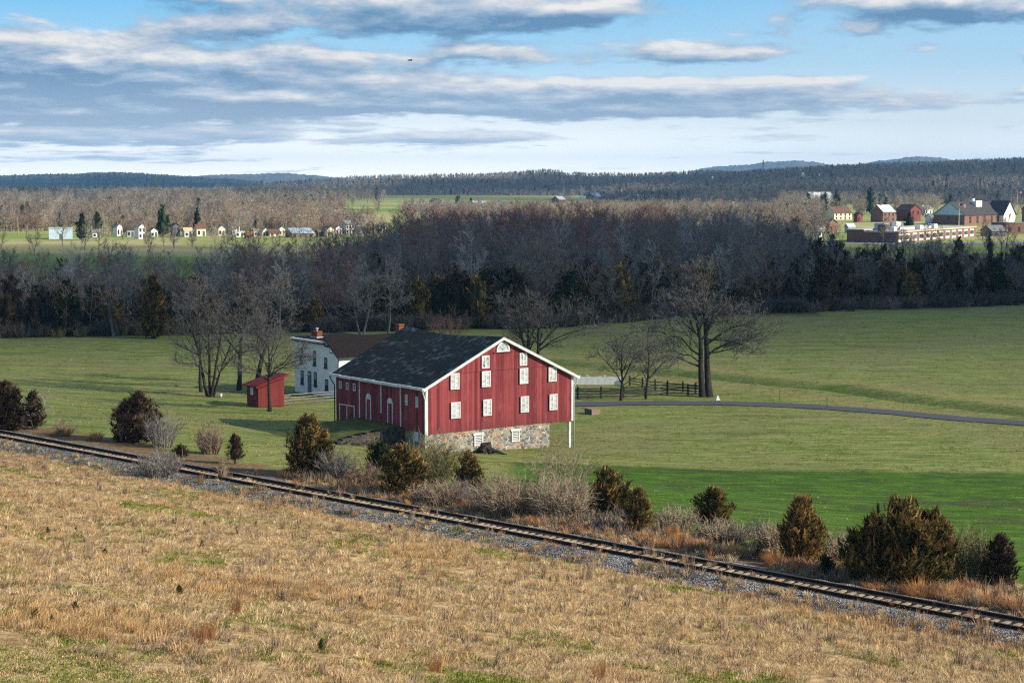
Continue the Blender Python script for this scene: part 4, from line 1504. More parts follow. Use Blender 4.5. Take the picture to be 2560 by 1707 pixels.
def clump(seed, H, R, n=260, w=.010, lean=.45, tint=.5):
    """a tussock of standing dry grass"""
    rng = random.Random(seed)
    CR = TB()
    for i in range(n):
        a = rng.uniform(0, 2 * PI)
        q = math.sqrt(rng.random())
        p = Vector((R * q * math.cos(a) * .7, R * q * math.sin(a) * .7, -.04))
        L = H * rng.uniform(.55, 1.1)
        b = rng.uniform(0, 2 * PI)
        tip = p + Vector((math.cos(a) * q * R * lean + math.cos(b) * .12 * L, math.sin(a) * q * R * lean + math.sin(b) * .12 * L, L))
        CR.blade(p, tip, w, tint + rng.uniform(-.3, .2), tint + rng.uniform(-.1, .35), Vector((0, 0, .08 * L)))
    return CR

# twig and needle colours
MT_GREY = foliage_mat('grey_twigs', [(0, (.050, .047, .044)), (.4, (.125, .119, .112)), (1, (.225, .216, .205))], .3)
MT_PALE = foliage_mat('pale_twigs', [(0, (.14, .135, .125)), (.4, (.27, .262, .245)), (1, (.40, .39, .36))], .3)
MT_RED = foliage_mat('red_budded_twigs', [(0, (.075, .053, .050)), (.4, (.165, .098, .086)), (1, (.27, .14, .118))], .3)
MT_BROWN = foliage_mat('brown_twigs', [(0, (.075, .055, .042)), (.4, (.17, .128, .095)), (1, (.27, .21, .16))], .3)
MT_DARK = foliage_mat('dark_twigs', [(0, (.030, .027, .025)), (.35, (.062, .057, .054)), (1, (.155, .150, .145))], .2)
MT_TAN = foliage_mat('tan_twigs', [(0, (.10, .075, .05)), (.4, (.22, .175, .125)), (1, (.36, .30, .22))], .2)
MT_OLIVE = foliage_mat('olive_twigs', [(0, (.06, .058, .028)), (.4, (.13, .125, .06)), (1, (.23, .21, .11))], .2)
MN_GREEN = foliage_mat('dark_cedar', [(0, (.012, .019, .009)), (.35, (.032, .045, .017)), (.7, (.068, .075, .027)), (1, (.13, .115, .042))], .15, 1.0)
MN_RUST = foliage_mat('rusty_cedar', [(0, (.020, .022, .011)), (.25, (.105, .088, .030)), (.5, (.27, .185, .066)), (.75, (.46, .29, .11)), (1, (.62, .40, .16))], .2, 1.0, transl=.2)  # rusty foliage, upper stops raised to paint in sunlit gold tips
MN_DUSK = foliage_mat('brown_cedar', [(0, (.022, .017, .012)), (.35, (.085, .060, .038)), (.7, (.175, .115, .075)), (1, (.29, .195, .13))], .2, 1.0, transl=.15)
MN_OLIVE = foliage_mat('olive_cedar', [(0, (.022, .030, .010)), (.35, (.065, .075, .022)), (.7, (.13, .13, .04)), (1, (.20, .18, .06))], .2, 1.0)
MN_PINE = foliage_mat('green_pine', [(0, (.012, .026, .012)), (.4, (.030, .058, .022)), (1, (.075, .105, .036))], .25, 1.0)
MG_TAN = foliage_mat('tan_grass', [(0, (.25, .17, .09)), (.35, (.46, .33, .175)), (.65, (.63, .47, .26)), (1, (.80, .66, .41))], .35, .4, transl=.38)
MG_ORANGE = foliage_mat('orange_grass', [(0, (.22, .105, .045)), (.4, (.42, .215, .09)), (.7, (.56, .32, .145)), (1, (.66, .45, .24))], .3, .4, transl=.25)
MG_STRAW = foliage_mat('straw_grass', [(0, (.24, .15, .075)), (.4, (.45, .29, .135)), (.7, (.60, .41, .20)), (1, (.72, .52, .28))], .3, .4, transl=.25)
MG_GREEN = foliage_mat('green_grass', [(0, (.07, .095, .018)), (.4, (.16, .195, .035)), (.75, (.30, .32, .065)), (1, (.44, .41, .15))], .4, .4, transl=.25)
MG_BROWN = foliage_mat('brown_weeds', [(0, (.10, .072, .052)), (.4, (.21, .155, .11)), (1, (.34, .26, .19))], .35, .4)

def plant(name, p, parts, rz=0.0, sc=1.0, label=None, cat='tree', group=None):
    """parts: list of (part name, mesh). One part only -> the thing is that mesh itself"""
    if len(parts) == 1:
        o = link_mesh(name, parts[0][1], None, p, label, cat, group)
    else:
        o = empty(name, p, 0, label, cat, group)
        for nm, me in parts:
            link_mesh(nm, me, o)
    o.rotation_euler = (0, 0, rz)
    o.scale = (sc, sc, sc) if not isinstance(sc, tuple) else sc
    return o
def copy_plant(o, p, rz, sc):
    c = o.copy()
    COL.objects.link(c)
    c.location, c.rotation_euler, c.scale = p, (0, 0, rz), sc
    for ch in o.children:
        k = ch.copy()
        COL.objects.link(k)
        k.parent = c
    return c

# ------------------------------------------------------------------ trees round the farm
def farm_trees():
    def tree(px, py, top, label, seed, bark=M_BARK_DK, twig=MT_DARK, **kw):
        p = at(px, py)
        H = (py - top) * mpp(p)
        tr, cr = bare_tree(seed, H, **kw)
        return plant('bare_tree', p, [('trunk', tr.mesh('trunk', bark, True)), ('crown', cr.mesh('crown', twig))], 0, 1.0, label)
    C1 = (15, 7, 6, 4)
    tree(503, 980, 700, 'slender bare tree with one straight trunk, leftmost behind the multi stemmed tree', 21, r0=.19, counts=C1, tmin=.3)
    tree(526, 992, 705, 'bare tree with four trunks rising from one base left of the red shed', 22, r0=.20, nstem=4, spread=.26, counts=(11, 6, 5, 3), tmin=.25,
         limbs=[(.22, -4.2, 1.6, -.5, .09), (.3, 3.2, 2.4, .6, .08)])
    tree(597, 975, 690, 'tall bare tree with a thick straight trunk between the multi stemmed tree and the shed', 23, r0=.28, counts=C1, tmin=.3)
    tree(641, 966, 690, 'bare tree whose trunk rises from behind the red shed roof', 24, r0=.30, counts=C1, tmin=.26, lens=(.5, .55, .6, .6))
    tree(674, 1028.5, 812, 'bare tree with a vase shaped crown standing in front of the red shed', 25, r0=.2, counts=(12, 6, 5, 3), tmin=.36, lens=(.62, .6, .6, .6), wob=.1,
         limbs=[(.42, 3.3, 2.6, .5, .09), (.40, -3.0, 1.2, .3, .08), (.45, 4.0, 1.4, -.5, .07), (.5, -2.2, 3.4, -.6, .08)])
    tree(1552, 1001.5, 835, 'small bare tree with a rounded crown, nearer the barn of the two by the fence', 26, r0=.17, counts=(14, 7, 5, 3), tmin=.27, lens=(.62, .55, .55, .6),
         limbs=[(.30, -2.8, 3.0, .2, .09), (.33, 2.2, 3.4, -.3, .09)])
    tree(1614.5, 997.5, 812, 'small upright bare tree, farther from the barn of the two by the fence', 27, r0=.15, counts=(13, 6, 5, 3), tmin=.27, lens=(.5, .55, .55, .6),
         limbs=[(.3, 2.6, 2.2, .2, .07), (.36, -1.7, 3.0, .3, .07)])
    # the big double-trunked tree
    p = at(1766, 992)
    H = (992 - 655) * mpp(p)
    R = empty('bare_tree', p, 0, 'big bare tree with twin trunks and long drooping limbs beside the lane', 'tree')
    for k, (x0, sd, lm) in enumerate(((-.38, 31, [(.27, -6.0, .3, -.6, .13), (.36, -5.4, 2.2, .8, .12), (.40, -4.2, 3.4, -.5, .11), (.30, -5.0, .6, 1.2, .09), (.5, -3.4, 4.2, .6, .10)]),
                                      (.32, 32, [(.33, 6.4, 1.0, .6, .13), (.42, 7.0, 1.5, -.4, .13), (.46, 5.6, -2.2, -.9, .12), (.36, 4.6, -.8, .9, .09), (.55, 4.2, 1.6, .4, .10), (.6, 3.6, -1.0, -.7, .08)]))):
        tr, cr = bare_tree(sd, H * (1 if k else .93), r0=.40 if k else .36, counts=(16, 7, 5, 4), tmin=.46, lens=(.40, .55, .6, .6), limbs=lm, minr=.02, lean=.02)
        link_mesh('trunk', tr.mesh('trunk', M_BARK_DK, True), R, (x0, .1 * k, 0))
        link_mesh('crown', cr.mesh('crown', MT_DARK), R, (x0, .1 * k, 0))
    # behind the barn roof
    p = at(1328, 925)
    tr, cr = bare_tree(41, (925 - 712) * mpp(p), r0=.32, nstem=3, spread=.22, counts=(13, 7, 5, 4), tmin=.25, lens=(.5, .55, .6, .6),
                       limbs=[(.30, 8.0, 2.2, .5, .11), (.4, -4.6, 4.2, .4, .09), (.36, 5.2, 3.8, -.4, .1)])
    plant('bare_tree', p, [('trunk', tr.mesh('trunk', M_BARK_DK, True)), ('crown', cr.mesh('crown', MT_DARK))], 0, 1, 'wide bare tree standing behind the right half of the barn roof')
    p = at(1120, 850)
    cr = shrub(43, 4.6, 3.2, 36, 9, .016, .5, .02, 1.2, 3)
    plant('bare_bush', p, [('bush', cr.mesh('bush', MT_RED))], 0, 1, 'reddish bare bush fanning out behind the ridge of the barn roof', 'bush')
farm_trees()

# ------------------------------------------------------------------ cedars and thickets along the railway
def railway_plants():
    def ced(px, py, w, top, label, seed, mat=MN_RUST, n=1500, sub=1.0, **kw):
        p = at(px, py)
        k = mpp(p)
        tr, cr = cedar(seed, (py - top) * k, w * .55 * k, n, **kw)
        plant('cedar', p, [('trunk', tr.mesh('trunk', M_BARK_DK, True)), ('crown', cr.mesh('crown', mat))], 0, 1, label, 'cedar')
    ced(10, 1076, 120, 960, 'large dark cedar at the left edge of the picture beside the track', 51, MN_DUSK, 2000)
    ced(82, 1072, 62, 978, 'dark cedar behind the bare sapling at the left edge', 52, MN_DUSK, 900)
    ced(345, 1105, 118, 986, 'rounded brown cedar beyond the track left of the shed', 53, MN_DUSK, 2200, tops=2)
    ced(588, 1160, 46, 1084, 'small slim dark cedar left of the stout cedar below the shed', 54, MN_DUSK, 900, base=.18)
    ced(770, 1190, 122, 1045, 'stout dark cedar in front of the barn ramp', 55, MN_RUST, 2600, tops=2)
    ced(948, 1180, 76, 1106, 'small dark green cedar behind a brown one below the barn corner', 56, MN_GREEN, 1100)
    ced(1008, 1238, 128, 1118, 'brown topped cedar close to the track below the near barn corner', 57, MN_RUST, 2400, tops=2)
    ced(1172, 1232, 80, 1134, 'single olive cedar below the stone foundation of the barn', 58, MN_RUST, 1500)
    ced(1512, 1292, 140, 1176, 'two topped rusty cedar at the left edge of the bright green field', 59, MN_RUST, 2400, tops=3)
    ced(1596, 1336, 78, 1222, 'orange tinged cedar with a bare stem beside the two topped rusty cedar', 60, MN_RUST, 1500, base=.22)
    ced(1782, 1306, 98, 1222, 'low rounded cedar behind a pale bush beside the green field', 61, MN_RUST, 1600)
    ced(2004, 1404, 128, 1248, 'sharp pointed olive cedar in front of the green field', 62, MN_RUST, 2600, spiky=.9, shape=.4)
    ced(2062, 1440, 56, 1386, 'very small dark cedar at the foot of the largest cedar', 63, MN_GREEN, 700)
    ced(2250, 1458, 240, 1262, 'largest cedar, wide and many topped, at the right by the track', 64, MN_RUST, 5200, tops=5, spiky=.8, shape=.5)
    ced(2500, 1466, 88, 1338, 'slim dark cedar near the right edge of the picture', 65, MN_DUSK, 1500)
    ced(450, 1142, 46, 1112, 'low dark cedar seedling left of the slim cedar', 66, MN_DUSK, 500)
    ced(1895, 1395, 60, 1376, 'flat dark juniper beside the orange grass', 67, MN_DUSK, 400, base=.0)
    def shr(px, py, w, top, label, seed, mat, stems=80, twigs=8, **kw):
        p = at(px, py)
        k = mpp(p)
        cr = shrub(seed, (py - top) * k, w * .55 * k, int(stems * 1.25), twigs, **kw)
        plant('bare_bush', p, [('bush', cr.mesh('bush', mat))], 0, 1, label, 'bush')
    p = at(86, 1074)
    tr, cr = bare_tree(70, (1074 - 946) * mpp(p), r0=.06, nstem=2, spread=.2, counts=(10, 5, 4), lens=(.5, .5, .5), maxlev=3, minr=.010, tmin=.25)
    plant('bare_sapling', p, [('trunk', tr.mesh('trunk', M_BARK, True)), ('crown', cr.mesh('crown', MT_PALE))], 0, 1, 'pale bare sapling in front of the cedars at the left edge', 'sapling')
    shr(405, 1118, 92, 1030, 'grey bare bush leaning on the rounded brown cedar', 71, MT_GREY, 70, 9)
    shr(398, 1196, 120, 1120, 'tangled grey bush on the near side of the track at the left', 72, MT_GREY, 110, 9)
    shr(527, 1134, 78, 1062, 'upright brown bare bush beside the slim dark cedar', 73, MT_BROWN, 90, 9, flop=.7)
    shr(557, 1210, 34, 1150, 'narrow tan clump of weeds standing before the track', 74, MT_TAN, 60, 6, flop=.4)
    shr(845, 1202, 96, 1118, 'grey bare bush right of the stout cedar', 75, MT_GREY, 90, 9)
    shr(912, 1214, 90, 1150, 'low brown thicket between the grey bush and the brown topped cedar', 76, MT_BROWN, 80, 8)
    shr(1080, 1205, 150, 1088, 'large olive bare bush in front of the near barn corner', 77, MT_OLIVE, 150, 10)
    shr(1058, 1258, 60, 1200, 'small pale grey bush at the foot of the brown topped cedar', 78, MT_TAN, 50, 8)
    shr(1110, 1262, 110, 1190, 'brown thicket below the single olive cedar', 79, MT_BROWN, 80, 8)
    shr(1265, 1290, 150, 1188, 'wide tan thicket beside the track, left half', 80, MT_TAN, 190, 10, lev=3)
    shr(1395, 1300, 160, 1192, 'wide tan thicket beside the track, right half', 81, MT_TAN, 190, 10, lev=3)
    shr(1400, 1215, 170, 1098, 'tall loose bare bush rising behind the wide tan thicket', 82, MT_TAN, 40, 10, lev=3, minr=.011)
    shr(1475, 1292, 80, 1222, 'olive bush left of the two topped rusty cedar', 83, MT_OLIVE, 70, 8)
    shr(1690, 1330, 110, 1262, 'tan bush between the orange cedar and the low rounded cedar', 84, MT_TAN, 110, 9)
    shr(1800, 1352, 112, 1290, 'pale bush in front of the low rounded cedar', 85, MT_TAN, 120, 9)
    shr(1930, 1368, 90, 1300, 'straw coloured bush behind the sharp pointed cedar', 86, MT_TAN, 90, 7)
    shr(2100, 1400, 120, 1320, 'straw coloured bush between the sharp pointed and the largest cedar', 87, MT_TAN, 110, 7)
    shr(2425, 1448, 130, 1320, 'tall olive bush right of the largest cedar', 88, MT_OLIVE, 140, 10)
    shr(1440, 1330, 70, 1300, 'low brown scrub right of the wide tan thicket', 89, MT_BROWN, 50, 8)
    shr(1540, 1335, 120, 1300, 'low brown scrub under the two topped rusty cedar', 90, MT_BROWN, 80, 8)
    shr(160, 1088, 60, 1046, 'low brown weeds right of the bare sapling', 91, MT_BROWN, 50, 7)
    def tuft(px, py, w, top, label, seed, n=260):
        p = at(px, py)
        k = mpp(p)
        cr = clump(seed, (py - top) * k * .85, w * .55 * k, n, .012, .85)
        plant('grass_clump', p, [('clump', cr.mesh('clump', MG_ORANGE))], 0, 1, label, 'grass clump', 'orange grass clumps along the railway')
    for i, (px, py, w, top, lab) in enumerate([
            (1825, 1388, 72, 1346, 'wide orange grass clump below the pale bush'), (1745, 1376, 44, 1340, 'orange grass clump left of the wide clump'),
            (1700, 1362, 34, 1318, 'slim orange grass clump below the tan bush'), (1930, 1414, 40, 1366, 'upright orange grass clump left of the pointed cedar'),
            (1990, 1420, 34, 1384, 'orange grass clump under the pointed cedar'), (1680, 1352, 26, 1300, 'thin tall orange tuft by the orange cedar'),
            (1600, 1352, 30, 1322, 'small orange tuft below the bare stem of the orange cedar'), (2300, 1488, 90, 1436, 'orange grass clump in front of the largest cedar'),
            (2380, 1496, 80, 1450, 'orange grass clump below the tall olive bush'), (2470, 1510, 80, 1468, 'orange grass clump below the slim dark cedar'),
            (2540, 1526, 70, 1480, 'orange grass clump at the right edge'), (2190, 1470, 60, 1440, 'orange grass clump left of the largest cedar trunk'),
            (235, 1100, 40, 1070, 'orange grass clump beyond the track at the far left'), (150, 1088, 50, 1066, 'low orange grass clump right of the left cedars'),
            (2060, 1432, 34, 1400, 'orange grass clump beside the very small cedar')]):
        tuft(px, py, w, top, lab, 300 + i, 300)
railway_plants()

# ------------------------------------------------------------------ scattering of uncountable growth (one object, kind = stuff)
def scatter(name, pts, idx, rz, scl, protos, label=None):
    """one object: a cloud of points on which plants are set by geometry nodes"""
    me = bpy.data.meshes.new(name)
    me.from_pydata([tuple(p) for p in pts], [], [])
    for nm, typ, arr in (('kindno', 'INT', idx), ('turn', 'FLOAT', rz), ('size', 'FLOAT', scl)):
        a = me.attributes.new(nm, typ, 'POINT')
        a.data.foreach_set('value', arr)
    o = link_mesh(name, me, kind='stuff')
    if label: o['label'] = label
    ng = bpy.data.node_groups.new(name + '_nodes', 'GeometryNodeTree')
    ng.interface.new_socket('Geometry', in_out='INPUT', socket_type='NodeSocketGeometry')
    ng.interface.new_socket('Geometry', in_out='OUTPUT', socket_type='NodeSocketGeometry')
    N = NT(ng)
    gi, go = N.n('NodeGroupInput'), N.n('NodeGroupOutput')
    def named(nm, typ):
        nd = N.n('GeometryNodeInputNamedAttribute', data_type=typ)
        nd.inputs['Name'].default_value = nm
        return [s for s in nd.outputs if s.enabled and s.name == 'Attribute'][0]
    k_s, r_s, s_s = named('kindno', 'INT'), named('turn', 'FLOAT'), named('size', 'FLOAT')
    rot = N.n('FunctionNodeEulerToRotation')
    N.put(rot.inputs[0], N.vec(0, 0, r_s))
    sv = N.vec(s_s, s_s, s_s)
    join = N.n('GeometryNodeJoinGeometry')
    for k, po in enumerate(protos):
        cmp_ = N.n('FunctionNodeCompare', data_type='INT', operation='EQUAL')
        ins = [s for s in cmp_.inputs if s.enabled and s.type == 'INT']
        N.t.links.new(k_s, ins[0])
        ins[1].default_value = k
        oi = N.n('GeometryNodeObjectInfo')
        oi.inputs['Object'].default_value = po
        iop = N.n('GeometryNodeInstanceOnPoints')
        N.t.links.new(gi.outputs[0], iop.inputs['Points'])
        N.t.links.new(cmp_.outputs[0], iop.inputs['Selection'])
        N.t.links.new(oi.outputs['Geometry'], iop.inputs['Instance'])
        N.t.links.new(rot.outputs[0], iop.inputs['Rotation'])
        N.t.links.new(sv, iop.inputs['Scale'])
        N.t.links.new(iop.outputs[0], join.inputs[0])
    N.t.links.new(join.outputs[0], go.inputs[0])
    md = o.modifiers.new('growth', 'NODES')
    md.node_group = ng
    return o
def proto_obj(name, me):
    return bpy.data.objects.new(name, me)      # a pattern for scatter(); not linked, never rendered itself
def two_mat(tr, cr, name, m1, m2):
    """trunk and crown of a scattered tree in one mesh"""
    T = TB()
    T.v = tr.v + cr.v; T.t = tr.t + cr.t
    n = len(tr.v)
    T.f = tr.f + [tuple(i + n for i in q) for q in cr.f]
    me = T.mesh(name, m1)
    me.materials.append(m2)
    me.polygons.foreach_set('material_index', [0] * len(tr.f) + [1] * len(cr.f))
    return me

# ------------------------------------------------------------------ the woods across the valley
M_PALEBARK = plain('pale_bark', (.17, .165, .155), (.10, .095, .09), 3, .9, .1, 0)
def woods():
    kinds = []        # (name, label, trunk mesh, crown mesh)
    G = 'trees in the woods behind the farm'
    defs = [('bare_tree', 'grey leafless tree in the dark woods behind the farm', MT_GREY, M_BARK, 13.5, .17, 1),
            ('bare_tree', 'grey leafless tree in the dark woods behind the farm', MT_GREY, M_BARK, 12.0, .15, 1),
            ('bare_tree', 'grey leafless tree in the dark woods behind the farm', MT_GREY, M_BARK, 11.0, .13, 2),
            ('bare_tree', 'pale stemmed leafless tree in the dark woods behind the farm', MT_PALE, M_PALEBARK, 13.0, .14, 1),
            ('bare_tree', 'pale stemmed leafless tree in the dark woods behind the farm', MT_PALE, M_PALEBARK, 11.0, .13, 3),
            ('bare_tree', 'reddish budded leafless tree in the woods behind the farm', MT_RED, M_BARK, 13.0, .16, 1),
            ('bare_tree', 'reddish budded leafless tree in the woods behind the farm', MT_RED, M_BARK, 14.0, .16, 2),
            ('bare_tree', 'brown twigged leafless tree in the woods behind the farm', MT_BROWN, M_BARK, 12.0, .15, 1)]
    bare = []
    for i, (nm, lab, mt, bk, H, r0, ns) in enumerate(defs):
        tr, cr = bare_tree(100 + i, H, r0, ns, counts=(12, 6, 5, 2), lens=(.40, .5, .55, .6), up=.10, tmin=.22, minr=.024, maxlev=4, spread=.16)
        bare.append((nm, lab, tr, cr, bk, mt))
    ceds = []
    for i, (lab, mt, H, R_, tp) in enumerate([('dark green cedar in the woods behind the farm', MN_GREEN, 8.0, 2.6, 1), ('dark green cedar in the woods behind the farm', MN_GREEN, 9.5, 2.7, 2),
                                              ('rust coloured cedar in the woods behind the farm', MN_RUST, 8.6, 2.6, 2), ('rust coloured cedar in the woods behind the farm', MN_RUST, 7.2, 2.3, 1),
                                              ('dusky brown cedar in the woods behind the farm', MN_DUSK, 8.6, 2.7, 2)]):
        tr, cr = cedar(140 + i, H, R_, 620, tp, base=.04, shape=.9, spray=.5)
        ceds.append(('cedar', lab, tr, cr, M_BARK, mt))
    rng = random.Random(77)
    def in_view(x, y, m=14):
        return abs(x) < .2845 * y * 1.0 + m
    # candidate sites on a jittered lattice, nearest first
    sites = []
    y = 255.0
    while y < 660:
        st = 3.4 if y < 320 else (4.3 if y < 420 else 5.6)
        x = -.2845 * y - 30
        while x < .2845 * y + 34:
            px, py = x + rng.uniform(-.48, .48) * st, y + rng.uniform(-.48, .48) * st
            wl = woodline(px)
            if py > wl + .8 and woodback(px, py):
                sites.append((py - wl, px, py))
            x += st
        y += st
    sites.sort()
    nb = nc = 0
    roots_b, roots_c = {}, {}
    st_pts, st_i, st_r, st_s = [], [], [], []
    for (dep, x, y) in sites:
        px = 1280 + FPX * x / y
        # cedars stand thickest on the right, along the front and on the far left
        pc = .20
        if px > 1950: pc = .55 if dep < 60 else .4
        elif 900 < px < 1950: pc = .42 if dep < 120 else (.25 if dep < 210 else .07)
        if px < 120: pc = .4
        if nz(x / 14, y / 14, 20) > .12: pc *= 1.5
        is_c = rng.random() < pc
        z = hz(x, y)
        low = .74 if px > 1980 else (.84 if px < 500 else (.98 if px < 880 else 1.0))            # the right end of the woods is younger growth
        if is_c:
            k = rng.choices(range(5), (3, 2, 2.2, 2, 2) if px > 1950 else (1.6, 1, 2, 2, 3))[0]
            sc = rng.uniform(.62, 1.12) * (.95 if px > 1950 else 1)
            if px < 900 and dep < 60: sc *= .95
        else:
            redz = 860 < px < 1700 and dep > 120
            k = rng.choices(range(8), (1.4, 1.4, 1.4, .4, .4, 4, 4, 1.2) if redz else (3, 3, 3, 1.0, .9, .5, .6, 1.5))[0]
            sc = rng.uniform(.74, 1.12) * (1 + .30 * nz(x / 15, y / 20, 33)) * low * (1.0 - .05 * min(1, max(0, (dep - 120) / 150)))
        rz = rng.uniform(0, 2 * PI)
        if in_view(x, y) and ((not is_c and nb < 285) or (is_c and nc < 150)):
            src = (ceds if is_c else bare)
            reg = roots_c if is_c else roots_b
            if k not in reg:
                nm, lab, tr, cr, bk, mt = src[k]
                o = plant(nm, (x, y, z), [('trunk', tr.mesh('trunk', bk, True)), ('crown', cr.mesh('crown', mt))], rz, sc, lab, 'cedar' if is_c else 'tree', G)
                reg[k] = o
            else:
                copy_plant(reg[k], (x, y, z), rz, (sc * rng.uniform(.9, 1.1), sc * rng.uniform(.9, 1.1), sc))
            if is_c: nc += 1
            else: nb += 1
        else:
            st_pts.append((x, y, z)); st_i.append(k + (8 if is_c else 0)); st_r.append(rz); st_s.append(sc)
    protos = [proto_obj('woodland_tree', two_mat(tr, cr, 'woodland_tree', bk, mt)) for (nm, lab, tr, cr, bk, mt) in bare + ceds]
    scatter('woods', st_pts, st_i, st_r, st_s, protos, 'deeper part of the bare woods and cedars across the valley')
    print('WOODS', nb, nc, len(st_pts))
    # scrub along the edge of the woods
    protos = [proto_obj('scrub', shrub(180 + i, h, r, 46, 7, .022, .4).mesh('scrub', m)) for i, (h, r, m) in enumerate([(2.4, 1.7, MT_DARK), (2.0, 1.6, MT_BROWN), (1.8, 1.6, MT_OLIVE), (2.6, 1.6, MT_DARK)])]
    P, I, R_, S = [], [], [], []
    for i in range(620):
        x = rng.uniform(-100, 125)
        y = woodline(x) + rng.uniform(-1.5, 5.0) * (1 + .6 * (rng.random() < .3))
        if not in_view(x, y): continue
        P.append((x, y, hz(x, y))); I.append(rng.choices(range(4), (3, 3, 1.2, 2))[0]); R_.append(rng.uniform(0, 6.3)); S.append(rng.uniform(.55, 1.3))
    scatter('scrub', P, I, R_, S, protos, 'low leafless scrub along the foot of the woods')
    # a few that can be told apart
    def single(px, py, top, label, sd, mt, bk, r0, ns, cat='tree', **kw):
        p = at(px, py)
        tr, cr = bare_tree(sd, (py - top) * mpp(p), r0, ns, counts=(13, 6, 5, 3), minr=.024, **kw)
        plant('bare_tree', p, [('trunk', tr.mesh('trunk', bk, True)), ('crown', cr.mesh('crown', mt))], 0, 1, label, cat)
    single(905, 843, 680, 'pale bare tree with twisted spreading limbs at the edge of woods above the farmhouse', 190, MT_GREY, M_PALEBARK, .2, 2, lens=(.5, .6, .6, .6), wob=.16)
    single(970, 840, 650, 'pale wide crowned bare tree above the far chimney of the farmhouse', 191, MT_GREY, M_PALEBARK, .2, 1, lens=(.5, .6, .6, .6), wob=.14)
    single(285, 842, 660, 'tall pale trunked tree at the edge of the woods, above the cedar at the left', 192, MT_GREY, M_PALEBARK, .22, 1)
    single(700, 842, 640, 'tall bare tree with white forked trunk at the woods edge left of the farmhouse', 193, MT_PALE, M_PALEBARK, .2, 1, wob=.13)
    p = at(385, 846)
    tr, cr = cedar(195, (846 - 690) * mpp(p), 2.3, 1700, 1, base=.05, shape=.3)
    plant('cedar', p, [('trunk', tr.mesh('trunk', M_BARK, True)), ('crown', cr.mesh('crown', MN_RUST))], 0, 1, 'tall olive brown cedar at the front of the woods left of the bare farm trees', 'cedar')
    p = at(165, 840)
    tr, cr = bare_tree(196, (840 - 715) * mpp(p), .16, 1, counts=(12, 6, 4, 2), minr=.024, tmin=.3)
    rr = random.Random(4)
    leaves = TB()
    for i in range(1500):
        q = Vector(rr.choice(cr.v)) + Vector((rr.gauss(0, .2), rr.gauss(0, .2), rr.gauss(0, .2)))
        leaves.blade(q, q + Vector((rr.uniform(-.2, .2), rr.uniform(-.2, .2), rr.uniform(-.2, .12))), .07, rr.random(), rr.random())
    plant('leafy_oak', p, [('trunk', tr.mesh('trunk', M_BARK, True)), ('crown', cr.mesh('crown', MT_BROWN)), ('leaves', leaves.mesh('leaves', MT_TAN))], 0, 1, 'small tree still holding its tan dead leaves at the left of the woods', 'tree')
woods()

# ------------------------------------------------------------------ hills on the horizon
def interp(pts, x):
    if x <= pts[0][0]: return pts[0][1]
    for (a, ya), (b, yb) in zip(pts, pts[1:]):
        if x <= b:
            t = (x - a) / (b - a)
            t = t * t * (3 - 2 * t)
            return ya + (yb - ya) * t
    return pts[-1][1]
def canopy_mat(name, c1, c2, c3, scale):
    m, N, B = new_mat(name, 1.0, 0.0)
    P = N.pos()
    f = N.noise(P, scale, 5, .7)
    g = N.noise(P, scale * .09, 3, .6)
    c = N.ramp(f, [(.3, c1), (.5, c2), (.72, c3)])
    c = N.mix(N.math('MULTIPLY', N.step(g, .5, .64), .5), c, c1)
    N.put(B.inputs['Base Color'], c)
    bump(N, B, f, 1.0, 6.0)
    return m
HILLS = {}
def hill(prof, rc, front, back, mat, fuzz=6.0, du=5, nr=14, seed=0, drop=0.0):
    """a wooded ridge: prof gives its skyline, rc its distance from the camera hill"""
    x0, x1 = prof[0][0], prof[-1][0]
    n = int((x1 - x0) / du)
    V, F = [], []
    rs = [rc - front + front * (k / nr) for k in range(nr + 1)] + [rc + back * (k / 4) for k in range(1, 5)]
    def height(px, r):
        top = CAMZ + (YH - interp(prof, px)) / FPX * rc - drop
        if r <= rc:
            t = (r - rc + front) / front
        else:
            t = 1 - (r - rc) / back
        t = max(0, min(1, t))
        t = t * t * (3 - 2 * t)
        return -6 + (top + 6) * t
    for i in range(n + 1):
        px = x0 + (x1 - x0) * i / n
        az = (px - W0 / 2) / FPX
        for r in rs:
            z = height(px, r) + fuzz * (nz(px * .21, r * .01, seed) + .7 * nz(px * .55, r * .02, seed + 3))
            V.append((az * r, r, z))
    m = len(rs)
    for i in range(n):
        for k in range(m - 1):
            F.append((i * m + k, (i + 1) * m + k, (i + 1) * m + k + 1, i * m + k + 1))
    me = bpy.data.meshes.new('hills')
    me.from_pydata(V, [], F)
    me.polygons.foreach_set('use_smooth', [True] * len(F))
    me.materials.append(mat)
    link_mesh('hills', me, kind='structure')
    return height
CAN_BROWN = canopy_mat('bare_wood_canopy', (.060, .052, .048), (.105, .088, .078), (.15, .128, .11), .05)
CAN_DARK = canopy_mat('dark_and_shaded_canopy', (.028, .034, .032), (.05, .052, .046), (.075, .072, .06), .05)  # dark woods; on the two middle slopes also painted cloud shade
hill([(-500, 446), (-200, 444), (0, 440), (60, 438), (120, 436), (200, 435), (290, 431.5), (340, 433), (400, 437), (470, 441), (560, 446), (660, 453)], 7500, 3000, 1500, CAN_DARK, 7, 3, seed=1)
hill([(-100, 480), (0, 468), (60, 466), (140, 472), (240, 480)], 2900, 600, 400, CAN_DARK, 4, 3, seed=2)
hill([(400, 453), (480, 441), (560, 437), (640, 436), (710, 433), (780, 438), (850, 445), (920, 453)], 11000, 3000, 2500, CAN_BROWN, 7, 5, seed=3)
hill([(150, 450), (190, 437), (240, 431), (290, 436), (340, 450)], 10500, 2500, 2000, CAN_BROWN, 7, 5, seed=4)
